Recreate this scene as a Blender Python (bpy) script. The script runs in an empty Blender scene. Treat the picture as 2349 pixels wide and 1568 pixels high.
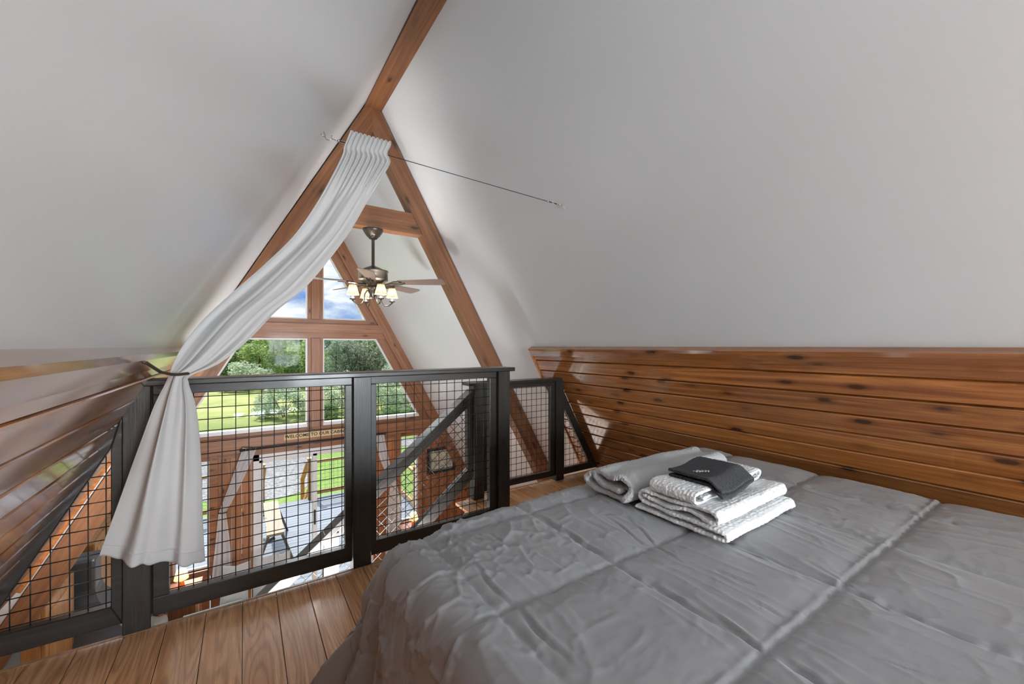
import bpy, bmesh, math, random
import numpy as np
from mathutils import Vector, Matrix, noise, Euler

R = math.radians
rnd = random.Random(7)
S = bpy.context.scene
C = S.collection

# ------------------------------------------------------------------ camera numbers
W, H, F, HY, EYE = 2349.0, 1568.0, 927.0, 793.0, 1.19
YAW = R(33.54)
cs, sn = math.cos(YAW), math.sin(YAW)

def ray(x, y):
    u = (x - W / 2) / F
    return Vector((sn + u * cs, cs - u * sn, (HY - y) / F))

def atY(x, y, Y):
    d = ray(x, y); p = d * (Y / d.y); p.z += EYE; return p

def atZ(x, y, Z):
    d = ray(x, y); p = d * ((Z - EYE) / d.z); p.z += EYE; return p

# ------------------------------------------------------------------ room numbers
AX, AZ, M = 0.965, 3.47, 1.81          # roof apex and slope
YB, YG = -4.2, 6.84                    # back gable, front gable
ZF = -2.6                              # great-room floor
ZD, ZL = -2.75, -3.6                   # deck, lawn
def rx(z): return AX + (AZ - z) / M    # right slope
def lx(z): return AX - (AZ - z) / M

# ------------------------------------------------------------------ scene helpers
def tag(o, label=None, cat=None, group=None, kind=None):
    if label: o['label'] = label
    if cat: o['category'] = cat
    if group: o['group'] = group
    if kind: o['kind'] = kind
    return o

def empty(name, loc, label=None, cat=None, group=None, kind=None):
    o = bpy.data.objects.new(name, None); C.objects.link(o)
    o.location = loc; o.empty_display_size = .1
    return tag(o, label, cat, group, kind)

def link(name, me, mat=None, parent=None, mw=None, smooth=False):
    if smooth:
        for p in me.polygons: p.use_smooth = True
    if mat: me.materials.append(mat)
    o = bpy.data.objects.new(name, me); C.objects.link(o)
    mw = mw or Matrix.Identity(4)
    if parent is not None:
        o.parent = parent
        o.matrix_basis = base_of(parent).inverted() @ mw
    else:
        o.matrix_basis = mw
    return o

def base_of(o):
    m = o.matrix_basis.copy()
    if o.parent is not None: m = base_of(o.parent) @ m
    return m

def from_bm(name, bm, mat, parent=None, mw=None, smooth=False):
    bmesh.ops.recalc_face_normals(bm, faces=bm.faces)
    me = bpy.data.meshes.new(name); bm.to_mesh(me); bm.free()
    return link(name, me, mat, parent, mw, smooth)

def from_py(name, vs, fs, mat, parent=None, mw=None, smooth=False):
    me = bpy.data.meshes.new(name); me.from_pydata([tuple(v) for v in vs], [], fs); me.update()
    return link(name, me, mat, parent, mw, smooth)

def copy_tree(o, parent=None):
    c = o.copy(); C.objects.link(c)
    if parent is not None: c.parent = parent
    for ch in list(o.children): copy_tree(ch, c)
    return c

def add_box(bm, x0, x1, y0, y1, z0, z1, bev=0.0):
    vs = [bm.verts.new((x, y, z)) for x in (x0, x1) for y in (y0, y1) for z in (z0, z1)]
    fs = [(0, 1, 3, 2), (4, 6, 7, 5), (0, 4, 5, 1), (2, 3, 7, 6), (0, 2, 6, 4), (1, 5, 7, 3)]
    faces = [bm.faces.new([vs[i] for i in f]) for f in fs]
    if bev > 0:
        es = list({e for f in faces for e in f.edges})
        bmesh.ops.bevel(bm, geom=es, offset=bev, segments=2, profile=.6, affect='EDGES')

def box(name, b, mat, parent=None, bev=0.004, mw=None):
    bm = bmesh.new(); add_box(bm, *b, bev)
    return from_bm(name, bm, mat, parent, mw)

def add_prism(bm, poly, d0, d1, axis='y'):
    """poly of 2D points extruded along an axis; for y: (x,z); for x: (y,z); for z: (x,y)."""
    def P(p, d):
        return {'y': (p[0], d, p[1]), 'x': (d, p[0], p[1]), 'z': (p[0], p[1], d)}[axis]
    a = [bm.verts.new(P(p, d0)) for p in poly]; b = [bm.verts.new(P(p, d1)) for p in poly]
    n = len(poly); fs = [bm.faces.new(a), bm.faces.new(b[::-1])]
    for i in range(n):
        fs.append(bm.faces.new((a[i], b[i], b[(i + 1) % n], a[(i + 1) % n])))
    return fs

def prism(name, poly, d0, d1, mat, parent=None, axis='y', bev=0.0):
    bm = bmesh.new(); fs = add_prism(bm, poly, d0, d1, axis)
    if bev: bmesh.ops.bevel(bm, geom=list({e for f in fs for e in f.edges}), offset=bev, segments=2, profile=.6, affect='EDGES')
    return from_bm(name, bm, mat, parent)

def beam_mat(p0, p1, up=(0, 0, 1)):
    p0, p1 = Vector(p0), Vector(p1); x = (p1 - p0).normalized(); y = Vector(up).cross(x).normalized(); z = x.cross(y)
    m = Matrix((x, y, z)).transposed().to_4x4(); m.translation = p0
    return m

def beam(name, p0, p1, w, h, mat, parent=None, up=(0, 0, 1), bev=.004):
    """a squared timber, local X along its length: w across, h along 'up'."""
    L = (Vector(p1) - Vector(p0)).length
    bm = bmesh.new(); add_box(bm, 0, L, -w / 2, w / 2, -h / 2, h / 2, bev)
    return from_bm(name, bm, mat, parent, beam_mat(p0, p1, up))

def add_tube(bm, pts, r, n=8, caps=True):
    pts = [Vector(p) for p in pts]; rings = []
    rr = r if hasattr(r, '__len__') else [r] * len(pts)
    up = None
    for i, p in enumerate(pts):
        t = (pts[min(i + 1, len(pts) - 1)] - pts[max(i - 1, 0)]).normalized()
        if up is None:
            up = Vector((0, 0, 1)) if abs(t.z) < .9 else Vector((1, 0, 0))
        s = t.cross(up).normalized(); up = s.cross(t).normalized()
        rings.append([bm.verts.new(p + (s * math.cos(k * 2 * math.pi / n) + up * math.sin(k * 2 * math.pi / n)) * rr[i]) for k in range(n)])
    for a, b in zip(rings, rings[1:]):
        for k in range(n): bm.faces.new((a[k], a[(k + 1) % n], b[(k + 1) % n], b[k]))
    if caps:
        bm.faces.new(rings[0][::-1]); bm.faces.new(rings[-1])

def tube(name, pts, r, mat, parent=None, n=10):
    bm = bmesh.new(); add_tube(bm, pts, r, n); return from_bm(name, bm, mat, parent, smooth=True)

def add_lathe(bm, prof, c=(0, 0, 0), n=24):
    rings = []
    for r, z in prof:
        if r < 1e-5: rings.append([bm.verts.new((c[0], c[1], c[2] + z))])
        else: rings.append([bm.verts.new((c[0] + r * math.cos(2 * math.pi * k / n), c[1] + r * math.sin(2 * math.pi * k / n), c[2] + z)) for k in range(n)])
    for a, b in zip(rings, rings[1:]):
        for k in range(n):
            k2 = (k + 1) % n
            q = [a[k % len(a)], a[k2 % len(a)], b[k2 % len(b)], b[k % len(b)]]
            q2 = list(dict.fromkeys(q))
            if len(q2) >= 3: bm.faces.new(q2)

def lathe(name, prof, c, mat, parent=None, n=24):
    bm = bmesh.new(); add_lathe(bm, prof, c, n); return from_bm(name, bm, mat, parent, smooth=True)

# ------------------------------------------------------------------ materials
def newmat(name):
    m = bpy.data.materials.new(name); m.use_nodes = True
    nt = m.node_tree; b = nt.nodes['Principled BSDF']
    return m, nt, b

def nd(nt, t, **k):
    n = nt.nodes.new(t)
    for a, v in k.items():
        if a in n.inputs.keys(): n.inputs[a].default_value = v
        else: setattr(n, a, v)
    return n

def ramp(nt, stops):
    r = nt.nodes.new('ShaderNodeValToRGB'); e = r.color_ramp.elements
    while len(e) < len(stops): e.new(.5)
    for q, (p, c) in zip(e, stops):
        q.position = p; q.color = (*c, 1) if len(c) == 3 else c
    return r

def lin(r, g, b):
    f = lambda c: (c / 255 / 12.92) if c / 255 <= .04045 else ((c / 255 + .055) / 1.055) ** 2.4
    return (f(r), f(g), f(b))

def plain(name, col, rough=.5, metal=0, bump=0, bscale=60, coat=0, spec=.5):
    m, nt, b = newmat(name)
    b.inputs['Base Color'].default_value = (*col, 1); b.inputs['Roughness'].default_value = rough
    b.inputs['Metallic'].default_value = metal; b.inputs['Coat Weight'].default_value = coat
    b.inputs['Specular IOR Level'].default_value = spec
    tc = nd(nt, 'ShaderNodeTexCoord')
    no = nd(nt, 'ShaderNodeTexNoise', Scale=bscale, Detail=4)
    nt.links.new(tc.outputs['Object'], no.inputs['Vector'])
    mr = nd(nt, 'ShaderNodeMix', data_type='RGBA')
    mr.inputs[0].default_value = 1
    r = ramp(nt, [(0.25, tuple(c * .93 for c in col)), (.75, tuple(min(1, c * 1.05) for c in col))])
    nt.links.new(no.outputs['Fac'], r.inputs[0]); nt.links.new(r.outputs[0], b.inputs['Base Color'])
    if bump:
        bp = nd(nt, 'ShaderNodeBump', Strength=bump, Distance=.004)
        nt.links.new(no.outputs['Fac'], bp.inputs['Height']); nt.links.new(bp.outputs[0], b.inputs['Normal'])
    return m

def wood(name, cd, cl, rough=.4, axis='x', scale=1.0, knots=.5, coat=0.0, bump=.15, vary=.5, knotcol=None, spec=.5, ring=0.0):
    """procedural timber: grain runs along one object axis, boards told apart by island."""
    m, nt, b = newmat(name)
    L = nt.links.new
    tc = nd(nt, 'ShaderNodeTexCoord'); geo = nd(nt, 'ShaderNodeNewGeometry')
    isl = nd(nt, 'ShaderNodeVectorMath', operation='SCALE'); isl.inputs[0].default_value = (7.3, 3.1, 5.7)
    L(geo.outputs['Random Per Island'], isl.inputs['Scale'])
    add = nd(nt, 'ShaderNodeVectorMath', operation='ADD'); L(tc.outputs['Object'], add.inputs[0]); L(isl.outputs[0], add.inputs[1])
    def mp(al, ac):
        k = {'x': (al, ac, ac), 'y': (ac, al, ac), 'z': (ac, ac, al)}[axis]
        q = nd(nt, 'ShaderNodeMapping'); q.inputs['Scale'].default_value = [v * scale for v in k]
        L(add.outputs[0], q.inputs['Vector']); return q
    n1 = nd(nt, 'ShaderNodeTexNoise', Scale=1.0, Detail=5, Roughness=.6, Distortion=1.2); L(mp(1.1, 26).outputs[0], n1.inputs['Vector'])
    n2 = nd(nt, 'ShaderNodeTexNoise', Scale=1.0, Detail=3, Roughness=.7); L(mp(5, 170).outputs[0], n2.inputs['Vector'])
    r1 = ramp(nt, [(.3, cd), (.52, tuple((a + c) / 2 for a, c in zip(cd, cl))), (.72, cl)]); L(n1.outputs['Fac'], r1.inputs[0])
    col = r1.outputs[0]
    g = ramp(nt, [(.3, (.72, .70, .68)), (.6, (1, 1, 1))]); L(n2.outputs['Fac'], g.inputs[0])
    mx = nd(nt, 'ShaderNodeMix', data_type='RGBA', blend_type='MULTIPLY'); mx.inputs[0].default_value = .8
    L(col, mx.inputs[6]); L(g.outputs[0], mx.inputs[7]); col = mx.outputs[2]
    if ring:
        wn = nd(nt, 'ShaderNodeTexNoise', Scale=1.0, Detail=1.5, Roughness=.4); L(mp(.75, 7.5).outputs[0], wn.inputs['Vector'])
        wm = nd(nt, 'ShaderNodeMath', operation='MULTIPLY'); L(wn.outputs['Fac'], wm.inputs[0]); wm.inputs[1].default_value = 120.0
        ws = nd(nt, 'ShaderNodeMath', operation='SINE'); L(wm.outputs[0], ws.inputs[0])
        gw = ramp(nt, [(.0, (.66, .62, .58)), (.5, (1, 1, 1)), (1, (1.0, 1, 1))])
        wr = nd(nt, 'ShaderNodeMapRange'); wr.inputs[1].default_value = -1; wr.inputs[2].default_value = 1; L(ws.outputs[0], wr.inputs[0]); L(wr.outputs[0], gw.inputs[0])
        mw_ = nd(nt, 'ShaderNodeMix', data_type='RGBA', blend_type='MULTIPLY'); mw_.inputs[0].default_value = ring
        L(col, mw_.inputs[6]); L(gw.outputs[0], mw_.inputs[7]); col = mw_.outputs[2]
    if knots:
        vo = nd(nt, 'ShaderNodeTexVoronoi', Scale=1.0); vo.feature = 'F1'
        L(mp(5.5, 15).outputs[0], vo.inputs['Vector'])
        kr = ramp(nt, [(.0, (1, 1, 1)), (.13, (1, 1, 1)), (.20, (.4, .4, .4)), (.38, (0, 0, 0))]); L(vo.outputs['Distance'], kr.inputs[0])
        sep = nd(nt, 'ShaderNodeSeparateColor'); L(vo.outputs['Color'], sep.inputs[0])
        gt = nd(nt, 'ShaderNodeMath', operation='GREATER_THAN'); L(sep.outputs[0], gt.inputs[0]); gt.inputs[1].default_value = 1 - knots * .6
        mu = nd(nt, 'ShaderNodeMath', operation='MULTIPLY'); L(kr.outputs[0], mu.inputs[0]); L(gt.outputs[0], mu.inputs[1])
        mk = nd(nt, 'ShaderNodeMix', data_type='RGBA'); L(mu.outputs[0], mk.inputs[0]); L(col, mk.inputs[6])
        kc = knotcol or tuple(c * .30 for c in cd); mk.inputs[7].default_value = (*kc, 1); col = mk.outputs[2]
    hs = nd(nt, 'ShaderNodeHueSaturation')
    mrng = nd(nt, 'ShaderNodeMapRange'); mrng.inputs[3].default_value = 1 - vary * .5; mrng.inputs[4].default_value = 1 + vary * .4
    L(geo.outputs['Random Per Island'], mrng.inputs[0]); L(mrng.outputs[0], hs.inputs['Value']); L(col, hs.inputs['Color'])
    L(hs.outputs[0], b.inputs['Base Color'])
    b.inputs['Roughness'].default_value = rough; b.inputs['Coat Weight'].default_value = coat; b.inputs['Coat Roughness'].default_value = .10; b.inputs['Coat IOR'].default_value = 1.5 if coat < .5 else 1.75
    b.inputs['Specular IOR Level'].default_value = spec
    bp = nd(nt, 'ShaderNodeBump', Strength=bump, Distance=.002); L(n2.outputs['Fac'], bp.inputs['Height']); L(bp.outputs[0], b.inputs['Normal'])
    return m

def paint(name, col, rough, bump=.12):
    m, nt, b = newmat(name); L = nt.links.new
    b.inputs['Base Color'].default_value = (*col, 1); b.inputs['Roughness'].default_value = rough; b.inputs['Specular IOR Level'].default_value = .8
    tc = nd(nt, 'ShaderNodeTexCoord')
    n1 = nd(nt, 'ShaderNodeTexNoise', Scale=38, Detail=3, Roughness=.6); L(tc.outputs['Object'], n1.inputs['Vector'])
    n2 = nd(nt, 'ShaderNodeTexNoise', Scale=2.2, Detail=2); L(tc.outputs['Object'], n2.inputs['Vector'])
    ad = nd(nt, 'ShaderNodeMath', operation='MULTIPLY_ADD'); L(n2.outputs['Fac'], ad.inputs[0]); ad.inputs[1].default_value = 6; L(n1.outputs['Fac'], ad.inputs[2])
    bp = nd(nt, 'ShaderNodeBump', Strength=bump, Distance=.004); L(ad.outputs[0], bp.inputs['Height']); L(bp.outputs[0], b.inputs['Normal'])
    return m

def fabric(name, col, rough=.8, weave=400, bump=.3, sheen=.2, transl=0.0, transp=0.0, wscale=None):
    m, nt, b = newmat(name); L = nt.links.new
    b.inputs['Base Color'].default_value = (*col, 1); b.inputs['Roughness'].default_value = rough
    b.inputs['Sheen Weight'].default_value = sheen; b.inputs['Specular IOR Level'].default_value = .25
    tc = nd(nt, 'ShaderNodeTexCoord')
    n1 = nd(nt, 'ShaderNodeTexNoise', Scale=weave, Detail=3); L(tc.outputs['Object'], n1.inputs['Vector'])
    bp = nd(nt, 'ShaderNodeBump', Strength=bump, Distance=.003); L(n1.outputs['Fac'], bp.inputs['Height']); L(bp.outputs[0], b.inputs['Normal'])
    out = nt.nodes['Material Output']
    sh = b.outputs[0]
    if transl:
        t = nd(nt, 'ShaderNodeBsdfTranslucent'); t.inputs[0].default_value = (*col, 1)
        ms = nd(nt, 'ShaderNodeMixShader'); ms.inputs[0].default_value = transl; L(sh, ms.inputs[1]); L(t.outputs[0], ms.inputs[2]); sh = ms.outputs[0]
    if transp:
        t = nd(nt, 'ShaderNodeBsdfTransparent')
        ms = nd(nt, 'ShaderNodeMixShader'); ms.inputs[0].default_value = transp; L(sh, ms.inputs[1]); L(t.outputs[0], ms.inputs[2]); sh = ms.outputs[0]
    L(sh, out.inputs[0])
    return m

def terry(name, col, waffle=0):
    m, nt, b = newmat(name); L = nt.links.new
    b.inputs['Base Color'].default_value = (*col, 1); b.inputs['Roughness'].default_value = .95; b.inputs['Sheen Weight'].default_value = .3
    b.inputs['Specular IOR Level'].default_value = .1
    tc = nd(nt, 'ShaderNodeTexCoord')
    if waffle:
        vo = nd(nt, 'ShaderNodeTexVoronoi', Scale=waffle); vo.inputs['Randomness'].default_value = .25
        L(tc.outputs['Object'], vo.inputs['Vector']); h = vo.outputs['Distance']
    else:
        n = nd(nt, 'ShaderNodeTexNoise', Scale=170, Detail=4, Roughness=.7); L(tc.outputs['Object'], n.inputs['Vector']); h = n.outputs['Fac']
    bp = nd(nt, 'ShaderNodeBump', Strength=1.0, Distance=.014 if not waffle else .0045); L(h, bp.inputs['Height']); L(bp.outputs[0], b.inputs['Normal'])
    return m

def glass(name):
    m, nt, b = newmat(name); L = nt.links.new; out = nt.nodes['Material Output']
    t = nd(nt, 'ShaderNodeBsdfTransparent'); t.inputs[0].default_value = (.97, .98, .98, 1)
    g = nd(nt, 'ShaderNodeBsdfGlossy'); g.inputs['Roughness'].default_value = .02
    f = nd(nt, 'ShaderNodeFresnel'); f.inputs[0].default_value = 1.10
    ms = nd(nt, 'ShaderNodeMixShader'); L(f.outputs[0], ms.inputs[0]); L(t.outputs[0], ms.inputs[1]); L(g.outputs[0], ms.inputs[2]); L(ms.outputs[0], out.inputs[0])
    return m

def emis(name, col, st):
    m, nt, b = newmat(name)
    b.inputs['Base Color'].default_value = (*col, 1); b.inputs['Emission Color'].default_value = (*col, 1); b.inputs['Emission Strength'].default_value = st
    return m

def leafmat(name, c1, c2, c3):
    m, nt, b = newmat(name); L = nt.links.new
    geo = nd(nt, 'ShaderNodeNewGeometry'); r = ramp(nt, [(0, c1), (.5, c2), (1, c3)]); L(geo.outputs['Random Per Island'], r.inputs[0])
    L(r.outputs[0], b.inputs['Base Color']); b.inputs['Roughness'].default_value = .6; b.inputs['Specular IOR Level'].default_value = .3
    t = nd(nt, 'ShaderNodeBsdfTranslucent'); L(r.outputs[0], t.inputs[0])
    ms = nd(nt, 'ShaderNodeMixShader'); ms.inputs[0].default_value = .45; L(b.outputs[0], ms.inputs[1]); L(t.outputs[0], ms.inputs[2])
    L(ms.outputs[0], nt.nodes['Material Output'].inputs[0])
    return m

MT = {}
MT['white'] = paint('white_satin_paint', (.785, .828, .862), .30, .05)
MT['pine'] = wood('orange_pine_panelling', lin(142, 82, 38), lin(216, 144, 78), .22, 'y', .9, 1.05, .9, .12, .5)
MT['pine_v'] = wood('knotty_pine_boards', lin(150, 92, 56), lin(198, 138, 94), .4, 'z', 1.0, .7, .15, .12, .35)
MT['beam'] = wood('red_brown_beam', lin(108, 68, 41), lin(150, 100, 64), .42, 'x', .8, .55, .1, .15, .2)
MT['gable'] = wood('gable_timber', lin(136, 88, 58), lin(176, 124, 88), .42, 'x', .9, .5, .1, .12, .25)
MT['dark'] = wood('charcoal_stain', lin(32, 30, 28), lin(54, 50, 46), .36, 'x', 1.0, .25, .15, .25, .15, lin(26, 24, 22))
MT['oak'] = wood('oak_floor', lin(214, 152, 102), lin(250, 202, 150), .26, 'y', 1.1, 0, .3, .25, .25, ring=.75)
MT['tread'] = wood('oak_tread', lin(160, 120, 84), lin(190, 148, 110), .35, 'y', 1.1, 0, .1, .2, .2, ring=.5)
MT['lumber'] = wood('treated_lumber', lin(158, 118, 76), lin(196, 156, 108), .75, 'x', 1.2, .3, 0, .2, .2)
MT['greylumber'] = wood('weathered_lumber', lin(70, 70, 67), lin(104, 102, 96), .8, 'x', 1.2, .2, 0, .2, .3)
MT['plank'] = wood('pale_bench_plank', lin(128, 116, 98), lin(152, 140, 122), .8, 'x', 1.2, .2, 0, .2, .1)
MT['deck'] = wood('grey_deck_boards', lin(92, 100, 110), lin(116, 124, 134), .7, 'x', 1.2, 0, 0, .15, .2)
MT['maple'] = wood('honey_cabinet', lin(140, 92, 48), lin(186, 132, 76), .4, 'z', 1.0, .2, .1, .1, .2)
MT['lowfloor'] = wood('great_room_floor', lin(150, 104, 70), lin(186, 138, 100), .3, 'y', 1.0, 0, .1, .2, .25)
MT['comforter'] = fabric('grey_comforter', (.315, .316, .322), .46, 520, .10, .25)
MT['mattress'] = fabric('mattress_ticking', (.7, .69, .66), .85)
MT['curtain'] = fabric('sheer_white_curtain', (.88, .875, .87), .85, 600, .12, .1, .40, .05)
MT['curtain2'] = fabric('white_panel_curtain', (.92, .92, .94), .85, 600, .12, .1, .6)
MT['terry'] = terry('white_terry', (.93, .925, .92))
MT['waffle'] = terry('white_waffle', (.86, .86, .855), 75)
MT['charcoal'] = terry('charcoal_terry', (.020, .021, .025))
MT['thread'] = plain('white_thread', (.8, .8, .8), .7)
MT['steel'] = plain('bright_steel', (.62, .61, .58), .25, 1)
MT['wire'] = plain('black_wire', (.012, .012, .012), .45)
MT['cable'] = plain('dark_cable', (.05, .05, .05), .4, .6)
MT['cord'] = plain('brown_cord', (.05, .035, .025), .7)
MT['bronze'] = plain('aged_bronze', (.10, .085, .07), .35, .75, .1, 40)
MT['blade'] = plain('fan_blade', lin(150, 130, 120), .4)
MT['shade'] = fabric('lit_lampshade', (.96, .90, .76), .8, 200, .05, 0, .75)
MT['trimthread'] = plain('gold_lace', (.42, .28, .08), .6)
MT['candle'] = plain('ivory_candle_sleeve', (.8, .76, .68), .5)
MT['glass'] = glass('window_glass')
MT['vinyl'] = plain('white_vinyl', (.84, .84, .84), .35)
MT['sign'] = plain('cream_sign_board', lin(226, 196, 148), .6)
MT['ink'] = plain('black_lettering', (.02, .018, .015), .6)
MT['black'] = plain('black_satin', (.02, .02, .022), .4)
MT['map'] = None
MT['hood'] = plain('charcoal_metal', (.085, .09, .10), .32, .6)
MT['sofa'] = fabric('pale_grey_upholstery', (.62, .64, .63), .9, 200, .3)
MT['fluff'] = terry('white_plush', (.88, .87, .85))
MT['teal'] = fabric('pale_teal_throw', (.50, .60, .62), .9, 200, .3)
MT['orange'] = plain('orange_glass', (.75, .16, .02), .15, coat=.5)
MT['bark'] = plain('tree_bark', lin(96, 76, 62), .9, 0, .5, 10)
MT['leafA'] = leafmat('dark_green_leaves', lin(92, 122, 78), lin(132, 158, 104), lin(168, 188, 132))
MT['leafB'] = leafmat('bright_green_leaves', lin(126, 154, 84), lin(162, 184, 110), lin(192, 206, 138))
MT['leafC'] = leafmat('silver_green_leaves', lin(156, 174, 140), lin(192, 206, 176), lin(222, 230, 206))
MT['leafD'] = leafmat('blue_green_needles', lin(126, 152, 126), lin(164, 184, 156), lin(192, 208, 178))
MT['leafE'] = leafmat('bare_grey_twigs', lin(136, 146, 122), lin(172, 172, 152), lin(150, 172, 136))

def map_material():
    m, nt, b = newmat('map_print'); L = nt.links.new
    tc = nd(nt, 'ShaderNodeTexCoord'); n = nd(nt, 'ShaderNodeTexNoise', Scale=14, Detail=6); L(tc.outputs['Object'], n.inputs['Vector'])
    r = ramp(nt, [(.3, lin(150, 160, 158)), (.5, lin(196, 194, 178)), (.7, lin(220, 214, 190))]); L(n.outputs['Fac'], r.inputs[0]); L(r.outputs[0], b.inputs['Base Color'])
    b.inputs['Roughness'].default_value = .4; return m
MT['map'] = map_material()

def lawn_material():
    m, nt, b = newmat('lawn_and_meadow'); L = nt.links.new
    tc = nd(nt, 'ShaderNodeTexCoord'); sp = nd(nt, 'ShaderNodeSeparateXYZ'); L(tc.outputs['Object'], sp.inputs[0])
    n = nd(nt, 'ShaderNodeTexNoise', Scale=.35, Detail=6, Roughness=.65); L(tc.outputs['Object'], n.inputs['Vector'])
    n2 = nd(nt, 'ShaderNodeTexNoise', Scale=9, Detail=4, Roughness=.7); L(tc.outputs['Object'], n2.inputs['Vector'])
    mr = nd(nt, 'ShaderNodeMapRange'); mr.inputs[1].default_value = 24; mr.inputs[2].default_value = 36; L(sp.outputs[1], mr.inputs[0])
    a = ramp(nt, [(.3, lin(96, 120, 58)), (.7, lin(126, 148, 84))]); L(n2.outputs['Fac'], a.inputs[0])
    c = ramp(nt, [(.3, lin(150, 164, 94)), (.5, lin(178, 182, 116)), (.7, lin(196, 188, 138))]); L(n.outputs['Fac'], c.inputs[0])
    mx = nd(nt, 'ShaderNodeMix', data_type='RGBA'); L(mr.outputs[0], mx.inputs[0]); L(a.outputs[0], mx.inputs[6]); L(c.outputs[0], mx.inputs[7])
    L(mx.outputs[2], b.inputs['Base Color']); b.inputs['Roughness'].default_value = .9; b.inputs['Specular IOR Level'].default_value = .1
    bp = nd(nt, 'ShaderNodeBump', Strength=.8, Distance=.1); L(n2.outputs['Fac'], bp.inputs['Height']); L(bp.outputs[0], b.inputs['Normal'])
    return m
MT['lawn'] = lawn_material()

def gravel_material():
    m, nt, b = newmat('pale_gravel'); L = nt.links.new
    tc = nd(nt, 'ShaderNodeTexCoord'); v = nd(nt, 'ShaderNodeTexVoronoi', Scale=16); L(tc.outputs['Object'], v.inputs['Vector'])
    s = nd(nt, 'ShaderNodeSeparateColor'); L(v.outputs['Color'], s.inputs[0])
    r = ramp(nt, [(0, lin(84, 84, 86)), (1, lin(136, 134, 132))]); L(s.outputs[0], r.inputs[0]); L(r.outputs[0], b.inputs['Base Color'])
    b.inputs['Roughness'].default_value = .9
    bp = nd(nt, 'ShaderNodeBump', Strength=.6, Distance=.03); L(v.outputs['Distance'], bp.inputs['Height']); L(bp.outputs[0], b.inputs['Normal'])
    return m
MT['gravel'] = gravel_material()

# ================================================================== ROOM SHELL
def shell():
    t = .12
    # sloping walls: one slab each side, from the ridge to the great-room floor
    for side, name, f in ((1, 'wall_right', rx), (-1, 'wall_left', lx)):
        top, bot = AZ, ZF - .1
        n = Vector((side * M, 0, 1)).normalized()
        pts = [(f(bot), bot), (f(top), top), (f(top), top + t / n.z * .5), (f(bot) + side * t / abs(n.x), bot)]
        o = prism(name, pts, YB, YG + .14, MT['white']); tag(o, 'white painted sloping wall', None, None, 'structure')
    # great-room floor
    bm = bmesh.new(); x = lx(ZF) - .05; k = 0
    while x < rx(ZF):
        add_box(bm, x, x + .178, YB, YG + .02, ZF - .03, ZF, .002); x += .18
    tag(from_bm('floor_lower', bm, MT['lowfloor']), 'wooden floor of the great room below', None, None, 'structure')
    # loft floor: oak boards running towards the rail, a nosing and the joists' fascia
    bm = bmesh.new(); w = .1345; x = lx(0) - .03 + .075
    x0 = -.275 - 5 * w
    i = 0
    while x0 < rx(0) - .02:
        y1 = 2.258 if x0 + w < 1.46 else 2.80
        yj = rnd.uniform(-3.2, -.3)
        for ya, yb_ in ((YB, yj), (yj, y1)): add_box(bm, x0 + .0012, x0 + w - .0012, ya, yb_ - .001, -.02, 0, .0015)
        x0 += w
    fl = from_bm('floor', bm, MT['oak']); tag(fl, 'oak plank floor of the loft', None, None, 'structure')
    bm = bmesh.new()
    add_box(bm, lx(0) - .0, 1.44, 2.259, 2.276, -.02, .001, .003)
    add_box(bm, 1.44, 1.458, 2.276, 2.80, -.02, .001, .003)
    add_box(bm, 1.44, rx(0) + .02, 2.80, 2.82, -.02, .001, .003)
    n_ = from_bm('floor_nosing', bm, MT['tread'], fl)
    bm = bmesh.new()
    add_box(bm, lx(-.2), 1.44, YB, 2.262, -.24, -.021)
    add_box(bm, 1.44, rx(-.2), YB, 2.80, -.24, -.021)
    from_bm('floor_joists', bm, MT['white'], fl)
    # back gable, behind the camera, with an added, unseen window opening to let light in
    bm = bmesh.new()
    wx0, wx1, wz0, wz1 = .75, 1.9, .35, 1.65
    add_prism(bm, [(lx(ZF), ZF), (lx(wz0), wz0), (rx(wz0), wz0), (rx(ZF), ZF)], YB - .1, YB)
    add_prism(bm, [(lx(wz1), wz1), (AX, AZ), (rx(wz1), wz1)], YB - .1, YB)
    add_prism(bm, [(lx(wz0), wz0), (lx(wz1), wz1), (wx0, wz1), (wx0, wz0)], YB - .1, YB)
    add_prism(bm, [(wx1, wz0), (wx1, wz1), (rx(wz1), wz1), (rx(wz0), wz0)], YB - .1, YB)
    tag(from_bm('wall_back', bm, MT['white']), 'white gable wall behind the bed', None, None, 'structure')
    bm = bmesh.new()
    for b in ((wx0, wx1, wz0, wz0 + .05), (wx0, wx1, wz1 - .05, wz1), (wx0, wx0 + .05, wz0, wz1), (wx1 - .05, wx1, wz0, wz1), (1.30, 1.35, wz0, wz1)):
        add_box(bm, b[0], b[1], YB - .07, YB - .02, b[2], b[3])
    wf = from_bm('window_9', bm, MT['vinyl']); tag(wf, 'white framed window added to the unseen back gable', None, None, 'structure')
    box('pane', (wx0 + .05, wx1 - .05, YB - .05, YB - .046, wz0 + .05, wz1 - .05), MT['glass'], wf, 0)

shell()

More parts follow.
